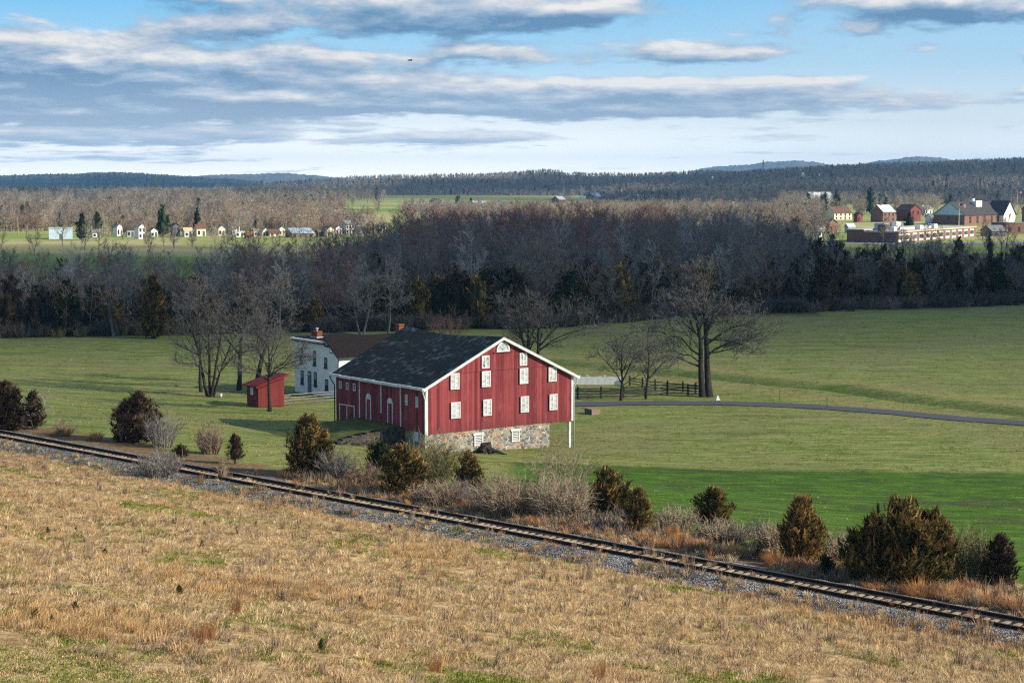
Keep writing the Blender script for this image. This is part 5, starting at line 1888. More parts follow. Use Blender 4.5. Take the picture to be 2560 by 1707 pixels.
HC = hill([(440, 480), (560, 470), (640, 461), (720, 453), (810, 447), (900, 441), (1000, 438), (1050, 437), (1200, 435), (1290, 431), (1330, 426), (1370, 424), (1400, 424), (1412, 431), (1500, 433), (1600, 434), (1700, 430), (1760, 426), (1850, 428), (2000, 430)], 4300, 1900, 900, CAN_BROWN, 3, 3, seed=5, drop=7.0)
hill([(900, 459), (980, 451), (1050, 448), (1150, 446.5), (1250, 447), (1330, 453), (1380, 459)], 3700, 500, 300, CAN_DARK, 4, 3, seed=6)  # cloud shade on this slope is put into its dark canopy colour
hill([(1420, 460), (1500, 449), (1560, 445), (1660, 442), (1760, 442), (1850, 447), (1920, 456)], 3800, 500, 300, CAN_DARK, 4, 3, seed=7)  # here too the dark canopy colour stands in for cloud shade
HR = hill([(1480, 452), (1600, 442), (1700, 436), (1800, 431), (1900, 425), (2000, 419), (2100, 413), (2200, 409), (2300, 406), (2450, 400), (2560, 396), (2700, 392), (3000, 390)], 4000, 2700, 1500, CAN_BROWN, 3, 3, 20, seed=8, drop=7.0)
hill([(1720, 430), (1760, 421), (1800, 416), (1860, 413), (1920, 405.5), (1985, 402.5), (2030, 406), (2080, 415), (2130, 430)], 12000, 3500, 2800, CAN_BROWN, 7, 5, seed=9)
hill([(2080, 425), (2130, 415), (2200, 402), (2290, 392.5), (2340, 395), (2400, 405), (2470, 420)], 12000, 3500, 2800, CAN_BROWN, 7, 5, seed=10)

# ------------------------------------------------------------------ far trees
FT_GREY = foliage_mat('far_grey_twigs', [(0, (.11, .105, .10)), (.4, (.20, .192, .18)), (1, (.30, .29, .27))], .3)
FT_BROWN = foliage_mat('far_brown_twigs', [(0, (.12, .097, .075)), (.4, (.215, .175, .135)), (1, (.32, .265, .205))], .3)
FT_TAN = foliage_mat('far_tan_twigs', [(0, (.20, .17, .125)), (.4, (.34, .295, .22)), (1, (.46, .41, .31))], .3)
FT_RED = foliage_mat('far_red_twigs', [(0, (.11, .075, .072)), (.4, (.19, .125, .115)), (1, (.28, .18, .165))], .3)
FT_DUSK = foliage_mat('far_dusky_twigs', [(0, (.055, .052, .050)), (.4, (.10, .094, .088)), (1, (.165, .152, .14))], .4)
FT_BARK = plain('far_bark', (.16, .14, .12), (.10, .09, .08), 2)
def far_growth():
    rng = random.Random(99)
    P1 = [proto_obj('far_tree', two_mat(*bare_tree(200 + i, H, .24, ns, counts=(15, 6, 4), lens=(.48, .55, .6), maxlev=3, minr=.05, tmin=.13, up=.07), 'far_tree', FT_BARK, mt))
          for i, (H, ns, mt) in enumerate([(12, 1, FT_GREY), (11, 2, FT_BROWN), (13, 1, FT_BROWN), (10, 2, FT_TAN), (12, 1, FT_RED), (12.5, 1, FT_DUSK)])]
    P1.append(proto_obj('far_tree', two_mat(*cedar(230, 13, 3.0, 300, 2, shape=.5, spray=.5), 'far_tree', M_BARK, MN_PINE)))
    P1.append(proto_obj('far_tree', two_mat(*cedar(231, 9, 2.6, 260, 1, shape=.5, spray=.5), 'far_tree', M_BARK, MN_GREEN)))
    P, I, R_, S = [], [], [], []
    CLEAR = [(860, 1012, 503, 566), (1030, 1400, 482.5, 523), (1425, 1730, 497, 520), (1560, 1760, 476, 492), (600, 720, 476, 484), (2330, 2620, 505, 560), (2055, 2135, 530, 566), (2170, 2300, 528, 566)]
    def strip(x0, x1, y0, y1, n, w, s0=.8, s1=1.15, clumpy=0.0):
        k = 0
        while k < n:
            px, py = rng.uniform(x0, x1), rng.uniform(y0, y1)
            if any(a < px < b and c < py < d for a, b, c, d in CLEAR) and rng.random() > .05:
                k += .4
                continue
            if clumpy and nz(px / 60, py / 7, 31) < clumpy - .5: 
                k += .3
                continue
            p = at(px, py, 0.0)
            P.append(p); I.append(rng.choices(range(8), w)[0]); R_.append(rng.uniform(0, 6.3)); S.append(rng.uniform(s0, s1))
            k += 1
    WB = (2.4, 2.4, 2.0, .9, .4, 2.4, .10, .08)
    WD = (3, 1, 1, .1, .3, 6, .06, .10)
    WT = (1.4, 2, 2, 3, .2, 2.0, .08, .1)
    WG = (3.5, 1.6, 1.6, .3, .3, 4, .06, .08)
    WR = (1.5, 2, 2, .4, 3.2, .2, .05, .05)
    strip(-160, 560, 545, 580, 620, WB, .5, 1.0)
    strip(200, 560, 592, 600, 5, (1, 2, 3, 2.4, 1.4, .5, .1, .12), .3, .8)
    strip(560, 900, 592, 600, 5, (1, 2, 3, 2.4, 1.4, .5, .06, .1), .3, .75)                    # gardens behind the houses on the left
    strip(-160, 560, 512, 545, 640, (3, 2, 2, .6, .4, 3.5, .08, .08), .7, 1.1)
    strip(290, 580, 505, 519, 340, (2, 2, 3, .1, .3, 5, 0, 0), 1.0, 1.3)
    strip(-160, 330, 488, 512, 420, WD, .9, 1.2)
    strip(500, 960, 540, 578, 300, (1, 3, 3, 3, .8, .5, .06, .06), .4, .95)
    strip(560, 930, 568, 588, 210, (1, 3, 3, 3, 1.2, .5, .12, .1), .4, .95)
    strip(270, 560, 568, 588, 120, (1, 3, 3, 3, 1.2, .5, .15, .1), .4, .85)
    strip(-100, 120, 560, 580, 60, (1, 3, 3, 2, 1.2, .5, .1, .1), .5, .9)
    strip(500, 960, 508, 540, 420, WB, .8, 1.15)
    strip(540, 960, 482, 505, 480, WG, 1.0, 1.3, .3)
    strip(900, 2050, 520, 540, 620, WT, .45, .8)
    strip(900, 2050, 538, 566, 420, WR, .55, .95)
    strip(960, 1500, 489, 492, 46, WG, .9, 1.2)
    strip(1180, 1760, 477, 480, 70, WG, 1, 1.3, .3)
    strip(950, 1460, 469, 476, 260, WG, 1.0, 1.4, .2)
    strip(1380, 1900, 500, 507, 60, WT, .9, 1.2)
    strip(1700, 2640, 480, 508, 1000, WG, .9, 1.2)
    strip(1950, 2640, 500, 540, 430, (3, 3, 3, 1, .8, .5, .4, .2), .8, 1.15)
    strip(1930, 2060, 556, 612, 70, (3, 2, 2, .5, .5, .3, .1, .1), .7, 1.05)
    strip(2060, 2640, 622, 662, 34, (3, 1, 1, .2, .5, .3, .8, 1.2), .35, .7)
    strip(-60, 560, 612, 630, 9, (2, 2, 2, .3, 1.5, .3, 0, 0), .5, .8)
    strip(520, 900, 600, 626, 14, (2, 2, 2, .3, 1.5, .3, .1, .1), .4, .65)
    scatter('distant_trees', P, I, R_, S, P1, 'bare trees and hedgerows of the plain beyond the woods')
    # trees clothing the wooded slopes
    P2 = [proto_obj('hill_tree', two_mat(*bare_tree(240 + i, H, .35, 1, counts=(10, 5), lens=(.5, .6), maxlev=2, minr=.16, tmin=.25), 'hill_tree', FT_BARK, mt))
          for i, (H, mt) in enumerate([(7.5, FT_GREY), (7, FT_BROWN), (8, FT_DUSK), (7, FT_DUSK)])]
    P2.append(proto_obj('hill_tree', two_mat(*cedar(250, 8.5, 2.8, 90, 1, spray=.8), 'hill_tree', M_BARK, MN_GREEN)))
    P, I, R_, S = [], [], [], []
    for i in range(9000):
        px = rng.uniform(1480, 2720)
        r = 1350 + 2650 * rng.random() ** .8
        az = (px - W0 / 2) / FPX
        z = HR(px, r)
        if z < -1: continue
        P.append((az * r, r, z - 1)); I.append(rng.choices(range(5), (4, 4, 4, 1, .25))[0]); R_.append(rng.uniform(0, 6.3)); S.append(rng.uniform(.8, 1.25))
    for i in range(6500):
        px = rng.uniform(470, 1980)
        r = 2600 + 1750 * rng.random() ** .7
        az = (px - W0 / 2) / FPX
        z = HC(px, r)
        if z < -1 or nz(px / 90, r / 300, 44) < -.28: continue
        P.append((az * r, r, z - 1)); I.append(rng.choices(range(5), (4, 4, 4, 1, .4))[0]); R_.append(rng.uniform(0, 6.3)); S.append(rng.uniform(.8, 1.35))
    scatter('hill_woods', P, I, R_, S, P2, 'bare woods covering the distant slopes')
far_growth()

# ------------------------------------------------------------------ buildings of the town and farms beyond
CW = {k: plain('paint_' + k, c, tuple(x * .85 for x in c), .6, .8, .2) for k, c in dict(
    white=(.72, .72, .70), cream=(.66, .60, .45), blue=(.42, .56, .66), grey=(.36, .38, .40), tan=(.45, .36, .25), barnred=(.17, .045, .042), dark=(.10, .10, .12), yellow=(.68, .58, .34)).items()}
CW['brick'] = plain('town_brick', (.20, .115, .09), (.16, .09, .07), .8, .9, .1)
CR = {k: plain('roof_' + k, c, tuple(x * .75 for x in c), .8, .8, .2) for k, c in dict(
    dark=(.05, .05, .055), grey=(.17, .18, .19), blue=(.30, .42, .55), brown=(.13, .075, .055), white=(.62, .64, .66), red=(.20, .055, .05), pale=(.42, .50, .56)).items()}
def house(name, x0, x1, top, base, wall, roof, label, cat='house', turn=.5, depth=None, ridge='x', pitch=.72, wins=2, storeys=1, chim=False, door=True, flat=False, group=None):
    p = at((x0 + x1) / 2, base)
    k = mpp(p)
    Wd = (x1 - x0) * k
    Ht = (base - top) * k
    c_, s_ = abs(math.cos(turn)), abs(math.sin(turn))
    dp = depth if depth else min(9.0, Wd * .7)
    L = max(3.0, (Wd - dp * s_) / max(c_, .3))
    R = empty(name, p, turn, label, cat, group)
    hr = .06 * Ht if flat else min(pitch * (dp if ridge == 'x' else L) / 2, Ht * .5)
    he = Ht - hr
    a, b = L / 2, dp / 2
    mb = MB()
    if ridge == 'x':
        mb.prism([(-a, -b, -1), (-a, b, -1), (-a, b, he)] + ([] if flat else [(-a, 0, Ht - .02)]) + [(-a, -b, he)], (2 * a, 0, 0))
    else:
        mb.prism([(-a, -b, -1), (a, -b, -1), (a, -b, he)] + ([] if flat else [(0, -b, Ht - .02)]) + [(-a, -b, he)], (0, 2 * b, 0))
    mb.obj('wall', wall, R)
    mb = MB()
    o = .35
    if flat:
        mb.box(-a - .15, -b - .15, he + .002, a + .15, b + .15, Ht)
    elif ridge == 'x':
        e = o * hr / b
        for s in (-1, 1):
            mb.prism([(-a - o, s * (b + o), he - e + .03), (-a - o, 0, Ht + .03), (-a - o, 0, Ht + .22), (-a - o, s * (b + o), he - e + .2)], (2 * (a + o), 0, 0))
    else:
        e = o * hr / a
        for s in (-1, 1):
            mb.prism([(s * (a + o), -b - o, he - e + .03), (0, -b - o, Ht + .03), (0, -b - o, Ht + .22), (s * (a + o), -b - o, he - e + .2)], (0, 2 * (b + o), 0))
    rf = mb.obj('roof', roof, R)
    if chim:
        mb = MB()
        mb.box(-a * .5, -.4, Ht * .7, -a * .5 + .8, .4, Ht + 1.0)
        mb.obj('chimney', M_BRICK, rf)
    zs = [he * .18] if storeys == 1 else [he * .10, he * .58]
    hh = he * (.5 if storeys == 1 else .30)
    for z in zs:
        for i in range(wins):
            xw = -a + 2 * a * (i + .5) / wins
            if door and z == zs[0] and i == wins // 2:
                mb = MB()
                mb.box(xw - .5, -b - .06, 0, xw + .5, -b - .004, min(2.1, he * .8))
                mb.obj('door', CW['dark'], R)
                continue
            mb = MB()
            mb.box(xw - .5, -b - .06, z, xw + .5, -b - .004, z + hh)
            mb.obj('window', M_GLASS, R)
        for i in range(max(1, wins - 1)):
            yw = -b + 2 * b * (i + .5) / max(1, wins - 1)
            mb = MB()
            mb.box(a + .004, yw - .5, z, a + .06, yw + .5, z + hh)
            mb.obj('window', M_GLASS, R)
    return R
def town():
    house('metal_building', 118, 186, 569, 597, CW['blue'], CR['pale'], 'pale blue metal building with a flat roof at the left edge of the town', 'building', .25, 8, flat=True, wins=1)
    D = [('house', 284, 306, 560, 590, 'white', 'grey', 'white gabled house behind the dark spruce at the left', dict(turn=.9, ridge='y', chim=True)),
         ('house', 318, 334, 570, 592, 'grey', 'dark', 'small grey house between two white gabled houses', dict(turn=.4)),
         ('house', 336, 364, 560, 597, 'white', 'grey', 'white gabled house left of the tall green pine', dict(turn=.8, ridge='y', storeys=2)),
         ('house', 426, 450, 559, 592, 'dark', 'dark', 'dark house right of the tall green pine', dict(turn=.6, ridge='y', storeys=2)),
         ('house', 455, 482, 570, 592, 'white', 'tan', 'low white house beside the dark house', dict(turn=.5)),
         ('house', 484, 516, 562, 590, 'cream', 'brown', 'cream house with a wide brown roof left of the street trees', dict(turn=.5, chim=True)),
         ('house', 570, 600, 556, 586, 'cream', 'grey', 'tall cream house behind a white trailer', dict(turn=.7, storeys=2)),
         ('trailer', 584, 612, 578, 592, 'white', 'white', 'white trailer parked in front of the tall cream house', dict(turn=.35, flat=True, cat='trailer')),
         ('house', 612, 632, 582, 597, 'brick', 'brown', 'small low brick house right of the white trailer', dict(turn=.5)),
         ('house', 634, 650, 573, 590, 'white', 'grey', 'small white house between the low brick house and the brick bungalow', dict(turn=.5)),
         ('house', 668, 700, 574, 590, 'yellow', 'brown', 'yellow bungalow left of the blue roofed brick bungalow', dict(turn=.4)),
         ('house', 711, 785, 571, 593, 'brick', 'blue', 'long brick bungalow with a blue roof', dict(turn=.45, wins=4, depth=9)),
         ('house', 790, 812, 574, 592, 'dark', 'brown', 'small dark house right of the blue roofed bungalow', dict(turn=.5)),
         ('house', 806, 836, 566, 592, 'cream', 'brown', 'cream house with a brown roof left of the big white house', dict(turn=.7, ridge='y')),
         ('house', 850, 886, 552, 584, 'white', 'grey', 'big white two storey house with a grey roof left of the cream gable', dict(turn=.75, storeys=2, wins=3)),
         ('house', 911, 940, 557, 584, 'yellow', 'brown', 'cream gable fronted house at the edge of the reddish woods', dict(turn=.15, ridge='y', storeys=2)),
         ('house', 999, 1018, 566, 584, 'brick', 'grey', 'small brick house half hidden among the reddish trees', dict(turn=.4, ridge='y')),
         ('house', 540, 563, 564, 589, 'cream', 'grey', 'cream house left of the tall cream house, behind a round bare tree', dict(turn=.6, ridge='y')),
         ('house', 652, 670, 570, 590, 'white', 'dark', 'white house with a dark roof left of the yellow bungalow', dict(turn=.7, ridge='y')),
         ('house', 690, 712, 566, 588, 'cream', 'grey', 'cream gabled house between the yellow bungalow and the brick bungalow', dict(turn=.7, ridge='y')),
         ('house', 836, 853, 564, 586, 'white', 'grey', 'narrow white house left of the big white two storey house', dict(turn=.6, ridge='y')),
         ('house', 890, 910, 564, 583, 'white', 'pale', 'white house between the big white house and the cream gable', dict(turn=.5)),
         ('house', 944, 964, 562, 582, 'white', 'grey', 'white house right of the cream gable at the edge of the woods', dict(turn=.5)),
         ('house', 226, 252, 574, 593, 'white', 'grey', 'low white house beside the green pine at the left', dict(turn=.5)),
         ('house', 372, 394, 570, 592, 'white', 'brown', 'white house with a brown roof just left of the tallest pine', dict(turn=.6, ridge='y')),
         ('house', 780, 822, 553, 566, 'white', 'pale', 'long white hall with a pale roof behind the bungalows', dict(turn=.35, wins=4)),
         ('house', 770, 800, 556, 572, 'white', 'pale', 'white house with two pale roofs behind the blue roofed bungalow', dict(turn=.5)),
         ('house', 740, 772, 560, 574, 'tan', 'brown', 'tan house behind the blue roofed bungalow', dict(turn=.5))]
    for nm, x0, x1, t, b, w, r, lab, kw in D:
        kw = dict(kw)
        rf = CR.get(r) or CW.get(r)
        house(nm, x0, x1, t, b, CW[w], rf, lab, **({'cat': 'house'} | kw), group=None)
    house('shop', 1254, 1312, 560, 574, CW['tan'], CR['red'], 'low tan shop building with a red roof edge glimpsed through the woods', 'building', .3, 9, flat=True, wins=4)
    F = [('warehouse', 1008, 1074, 506, 520, 'white', 'pale', 'long white warehouse far off left of the dark barn', dict(cat='building', turn=.2, flat=True, wins=4, depth=18)),
         ('far_barn', 1073, 1105, 497, 517, 'dark', 'dark', 'dark gabled barn beside the long white warehouse', dict(cat='barn', turn=.35, ridge='y', depth=18, storeys=2)),
         ('far_barn', 1170, 1212, 503, 517, 'dark', 'blue', 'blue roofed barn right of the round dark tree', dict(cat='barn', turn=.5, depth=12)),
         ('far_shed', 1196, 1216, 503, 512, 'white', 'white', 'small white shed behind the blue roofed barn at the centre', dict(cat='shed', turn=.3)),
         ('far_shed', 1238, 1258, 502, 513, 'grey', 'dark', 'small grey gabled shed at the edge of the far field', dict(cat='shed', turn=.2, ridge='y')),
         ('far_barn', 1379, 1414, 491, 507, 'barnred', 'pale', 'plain red barn with a pale roof standing alone in the far fields', dict(cat='barn', turn=.45, depth=18)),
         ('far_barn', 1466, 1506, 483, 500, 'dark', 'blue', 'large dark barn with a blue roof in the far fields', dict(cat='barn', turn=.6, depth=16, storeys=2)),
         ('far_shed', 1450, 1468, 491, 499, 'white', 'pale', 'white shed left of the large dark barn', dict(cat='shed', turn=.4)),
         ('far_barn', 1532, 1562, 485, 497, 'barnred', 'red', 'red barn beside a white silo in the far fields', dict(cat='barn', turn=.4, depth=16)),
         ('far_barn', 1580, 1618, 487, 500, 'barnred', 'pale', 'red barn with a pale blue roof right of the silo', dict(cat='barn', turn=.4, depth=16)),
         ('far_house', 1034, 1050, 470, 478, 'white', 'white', 'white farmhouse on the slope above the long warehouse', dict(turn=.5)),
         ('far_house', 672, 694, 489, 500, 'white', 'white', 'white house among the trees right of the left hand wood', dict(turn=.5)),
         ('church_hall', 2012, 2082, 481, 512, 'white', 'white', 'white building with a long pale roof behind dark pines on the right', dict(cat='building', turn=.3, depth=16, wins=4)),
         ('house', 2062, 2128, 517, 549, 'cream', 'brown', 'cream house with a brown roof behind the woods on the right', dict(turn=.45, storeys=2, wins=4, depth=10)),
         ('house', 2178, 2236, 513, 555, 'brick', 'pale', 'brick house with a pale blue roof between the cream house and the red gable', dict(turn=.55, storeys=2, wins=3, depth=10, chim=True)),
         ('house', 2244, 2298, 512, 553, 'barnred', 'brown', 'dark red gabled house left of the school hall', dict(turn=.5, ridge='y', storeys=2, depth=12)),
         ('house', 2314, 2350, 534, 560, 'white', 'grey', 'low white building at the left end of the school hall', dict(turn=.4)),
         ('far_house', 2500, 2560, 488, 500, 'grey', 'dark', 'dark roofed house on the hillside at the right edge', dict(turn=.3)),
         ('house', 2232, 2264, 516, 536, 'tan', 'brown', 'tan house with a brown roof behind the brick house and the red gable', dict(turn=.5)),
         ('house', 2298, 2330, 514, 536, 'white', 'pale', 'white house with a pale roof behind the pale spreading tree', dict(turn=.5)),
         ('house', 2134, 2156, 532, 556, 'barnred', 'dark', 'small dark red house right of the cream house with the brown roof', dict(turn=.5, ridge='y')),
         ('house', 2036, 2062, 566, 592, 'white', 'pale', 'white house among the bare trees at the left end of the school', dict(turn=.4)),
         ('house', 2112, 2136, 560, 582, 'grey', 'white', 'low white roofed house left of the school end wall', dict(turn=.4)),
         ('house', 1996, 2016, 545, 566, 'cream', 'grey', 'cream house glimpsed through the woods left of the school', dict(turn=.4, ridge='y')),
         ('house', 2560, 2630, 500, 556, 'brick', 'dark', 'brick building with a dark roof cut off by the right edge', dict(turn=.4, storeys=2, depth=14)),
         ('house', 2060, 2092, 548, 585, 'brick', 'grey', 'grey roofed house half hidden by bare trees left of the school', dict(turn=.5, ridge='y'))]
    for nm, x0, x1, t, b, w, r, lab, kw in F:
        kw = dict(kw)
        house(nm, x0, x1, t, b, CW[w], CR[r], lab, **({'cat': 'house'} | kw))
    # silos
    for (px, w, t, b, lab) in ((1554, 6, 474, 497, 'white capped silo standing behind the red barn'), (2004, 9, 432, 458, 'white domed silo on the wooded hillside'), (2044, 6, 433, 448, 'small pale silo on the hillside right of the domed silo'),
                               (1779, 5, 437, 447, 'tiny white water tank on the far slope'), (1568, 4, 488, 498, 'short white silo between the two red barns')):
        if b < 460:
            r = 3000.0
            p = Vector(((px - 1280) / FPX * r, r, CAMZ - (b - YH) / FPX * r))
            r_h = HR(px, r)
            p.z = min(p.z, r_h + 2)
        else:
            p = at(px, b)
        k = p.y / FPX
        R = empty('silo', p, 0, lab, 'silo')
        rr, H = w * k / 2, (b - t) * k
        mb = MB(); mb.tube([(0, 0, -2), (0, 0, H * .82)], rr, 14)
        mb.obj('shaft', CW['white'], R, True)
        mb = MB(); mb.tube([(0, 0, H * .82 + .02), (0, 0, H * .9), (0, 0, H * .96), (0, 0, H)], [rr * 1.02, rr * .85, rr * .55, rr * .1], 14)
        mb.obj('dome', CW['white'], R, True)
town()

def school():
    A, Bq = at(2244, 607.5), at(2431, 592)
    d = (Bq - A); d.z = 0
    d.normalize()
    ang = math.atan2(d.y, d.x)
    R = empty('school', A, ang, 'long low brick school with white framed window bays and a flat roof', 'school')
    L, D, H = 92.0, 13.0, 3.7
    mb = MB()
    mb.box(0, 0, -1, L, D, H)
    mb.box(-.02, D + .002, -1, 30, D + 7, H + .8)
    mb.obj('wall', CW['brick'], R)
    mb = MB()
    mb.box(-.3, -.4, H + .002, L, D + .2, H + .55)
    mb.box(-.3, D + .202, H + .802, 30.3, D + 7.3, H + 1.2)
    mb.box(16, 5, H + .56, 58, 12, H + 1.6)
    mb.obj('roof', CW['grey'], R)
    mb = MB()
    mb.box(-.35, -.46, H + .05, L, -.402, H + .6)
    mb.box(-.36, -.46, H + .05, -.302, D, H + .6)
    mb.obj('fascia', CW['tan'], R)
    for i in range(12):
        x = .6 + i * 7.6
        mb = MB()
        mb.box(x, -.10, .25, x + 4.7, -.004, 3.3)
        f = mb.obj('window_bay', CW['white'], R)
        mb = MB()
        for k in range(5):
            mb.box(x + .15 + k * .9, -.13, 1.15, x + .9 + k * .9, -.102, 2.7)
        mb.obj('pane', M_GLASS, f)
    for i, (x, y, sx, sy, h, m) in enumerate([(3, 6, 3, 3, 2.2, 'dark'), (7, 4, 2.6, 2, 1.3, 'white'), (10, 9, 5, 4, 2.6, 'grey'), (15, 6, 2.2, 2, 3.2, 'white'), (33, 3, 3, 2.4, 1.4, 'white'), (52, 4, 4, 3, 1.5, 'white'), (24, 9, 4, 3, 2.9, 'grey')]):
        mb = MB()
        mb.box(x, y, H + .56, x + sx, y + sy, H + .56 + h)
        mb.box(x + .2, y + .2, H + .562 + h, x + sx - .2, y + sy - .2, H + .7 + h)
        mb.obj('roof_unit', CW[m], R)
    mb = MB()
    mb.box(-.06, 6, 0, -.004, 7.4, 2.3)
    mb.obj('door', CW['dark'], R)
    # hall behind with white gables
    p = at(2411, 563)
    k = mpp(p)
    R = empty('school_hall', p, ang - .34, 'large two storey brick hall with white gables and a long dark roof behind the school', 'hall')
    Wg, Lh, He, Hr = 20.0, 40.0, (562 - 537) * k, (562 - 506) * k
    # local x runs along the ridge, the gable end looks to -x
    mb = MB()
    mb.box(0, 0, -1, Lh, Wg, He)
    mb.obj('wall', CW['brick'], R)
    for x in (-.02, Lh - .2):
        mb = MB()
        mb.prism([(x, -.02, He + .004), (x, Wg + .02, He + .004), (x, Wg / 2, Hr)], (.22, 0, 0))
        mb.obj('gable', CW['blue'], R)
    mb = MB()
    for s in (0, 1):
        ye = -.5 if s == 0 else Wg + .5
        mb.prism([(-.5, ye, He - .2), (-.5, Wg / 2, Hr + .02), (-.5, Wg / 2, Hr + .3), (-.5, ye, He + .1)], (Lh + 1, 0, 0))
    rf = mb.obj('roof', CR['dark'], R)
    mb = MB()
    mb.box(17, Wg / 2 - 4.2, Hr - 2.6, 22, Wg / 2 + 1, Hr + .8)
    mb.obj('dormer', CW['white'], rf)
    mb = MB()
    mb.box(18.5, Wg / 2 - 1, Hr + .802, 20, Wg / 2, Hr + 1.9)
    mb.obj('cupola', CW['white'], rf)
    # cross wing with its own gable towards the camera
    mb = MB()
    mb.prism([(29, -3, -1), (39, -3, -1), (39, -3, He), (34, -3, Hr + .6), (29, -3, He)], (0, 2.9, 0))
    mb.obj('cross_wing', CW['white'], R)
    mb = MB()
    for s in (-1, 1):
        mb.prism([(34 + s * 5.6, -3.5, He - .4), (34, -3.5, Hr + .64), (34, -3.5, Hr + .9), (34 + s * 5.6, -3.5, He - .1)], (0, 12, 0))
    mb.obj('wing_roof', CR['dark'], R)
    for x in (4, 10, 16, 22):
        for z in (1.0, He * .55):
            mb = MB()
            mb.box(x, -.08, z, x + 1.6, -.004, z + 1.7)
            mb.obj('window', M_GLASS, R)
    for y in (4, 9.5):
        mb = MB()
        mb.box(-.08, y, He * .5, -.004, y + 1.6, He * .5 + 1.7)
        mb.obj('window', M_GLASS, R)
    # low brick wing at the right edge
    house('school_wing', 2484, 2640, 556, 583, CW['brick'], CR['grey'], 'low brick school wing at the right edge of the picture', 'school', .2, 14, flat=True, wins=6)
    house('low_shed', 2456, 2512, 564, 590, CW['dark'], CR['grey'], 'low dark roofed shed in front of the brick school wing', 'shed', .3, 9)
    for i, (px, b, t, lab) in enumerate([(2322, 636, 556, 'slender bare tree in front of the middle of the school windows'), (2515, 622, 538, 'bare tree in front of the low brick school wing'),
                                         (2456, 600, 540, 'spreading bare tree in front of the right end of the school'), (2089, 612, 562, 'thin bare tree left of the school end wall'),
                                         (2205, 612, 548, 'many branched bare tree in front of the school end wall'), (2330, 553, 487, 'pale spreading bare tree behind the dark red gabled house')]):
        p = at(px, b)
        tr, cr = bare_tree(700 + i, (b - t) * mpp(p), .2, 1, counts=(13, 6, 4), lens=(.5, .55, .6), maxlev=3, minr=.045, tmin=.22)
        plant('bare_tree', p, [('trunk', tr.mesh('trunk', M_BARK, True)), ('crown', cr.mesh('crown', FT_TAN if i == 5 else MT_BROWN))], 0, 1, lab)
    # flags
    for (px, t, b, lab) in ((2397, 508, 569, 'flagpole with a striped flag in front of the school hall'), (2543, 477, 522, 'flagpole with a striped flag beside the white gable at the right edge')):
        p = at(px, b)
        k = mpp(p)
        Hh = (b - t) * k
        R = empty('flagpole', p, -.35, lab, 'flagpole', None)
        mb = MB()
        mb.tube([(0, 0, -.3), (0, 0, Hh * .5), (0, 0, Hh)], [.14, .11, .07], 8)
        mb.obj('pole', CW['white'], R)
        mred, mwh, mbl = plain('flag_red', (.50, .03, .04)), CW['white'], plain('flag_blue', (.03, .045, .18))
        mb = MB()
        fl, fh = 2.9, 1.75
        for i in range(13):
            z1 = Hh - .2 - fh * i / 13
            z0 = Hh - .2 - fh * (i + 1) / 13
            for j in range(6):
                xa, xb = .1 + fl * j / 6, .1 + fl * (j + 1) / 6
                ya, yb = .22 * math.sin(j * 1.1), .22 * math.sin((j + 1) * 1.1)
                da, db = -.08 * j, -.08 * (j + 1)
                m_ = 2 if (i < 7 and j < 3) else (0 if i % 2 == 0 else 1)
                mb.poly([(xa, ya, z0 + da), (xb, yb, z0 + db), (xb, yb, z1 + db), (xa, ya, z1 + da)], m_)
        mb.obj('flag', [mred, mwh, mbl], R)
    # poles, masts
    def pole(px, t, b, lab, arms=1, name='utility_pole', cat='utility pole', z=None):
        p = at(px, b) if z is None else z
        H = (b - t) * p.y / FPX
        R = empty(name, p, .3, lab, cat)
        mb = MB(); mb.tube([(0, 0, -.4), (0, 0, H)], [.2, .14], 8)
        mb.obj('pole', plain('pole_wood', (.30, .25, .18)), R)
        for i in range(arms):
            mb = MB(); mb.box(-1.2, -.09, H - .7 - i * .9, 1.2, .09, H - .5 - i * .9)
            mb.obj('crossarm', M_WOODGREY, R)
    pole(45, 546, 588, 'utility pole in the open field left of the pale blue building')
    pole(165, 547, 575, 'utility pole rising behind the pale blue building')
    pole(68, 563, 592, 'short utility pole beside the lane at the left', 0)
    pole(260, 535, 585, 'utility pole left of the first white gabled house')
    pole(344, 545, 583, 'utility pole with two arms behind the white gabled house', 2)
    pole(716, 545, 585, 'utility pole left of the blue roofed bungalow')
    pole(918, 543, 583, 'utility pole behind the cream gable fronted house')
    pole(1008, 541, 583, 'utility pole behind the small brick house')
    pole(1300, 541, 575, 'utility pole behind the low tan shop')
    def pylon(px, t, b, r, lab):
        p = Vector(((px - 1280) / FPX * r, r, CAMZ - (b - YH) / FPX * r))
        H = (b - t) / FPX * r
        R = empty('lattice_mast', p, .4, lab, 'mast')
        mb = MB()
        w = H * .07
        for sx, sy in ((-1, -1), (1, -1), (1, 1), (-1, 1)):
            mb.tube([(sx * w, sy * w, -8), (sx * w * .25, sy * w * .25, H)], .22, 4)
        for k in range(8):
            z0, z1 = H * k / 8, H * (k + 1) / 8
            f0, f1 = w * (1 - .75 * k / 8), w * (1 - .75 * (k + 1) / 8)
            mb.tube([(-f0, -f0, z0), (f1, -f1, z1)], .16, 4)
            mb.tube([(f0, f0, z0), (-f1, f1, z1)], .16, 4)
        mb.obj('frame', M_WOODGREY, R)
        mb = MB()
        for k in (.72, .86, .97):
            mb.box(-w * 1.5, -.3, H * k, w * 1.5, .3, H * k + .6)
        mb.obj('crossarm', M_WOODGREY, R)
    pylon(1905, 401, 430, 3900, 'tall lattice mast on the skyline at the right')
    pylon(391, 446, 490, 2000, 'lattice pylon rising over the left hand wood')
    pylon(174, 463, 500, 2000, 'lattice pylon left of the left hand wood')
    # pavement strip in front of the school
    mb = MB()
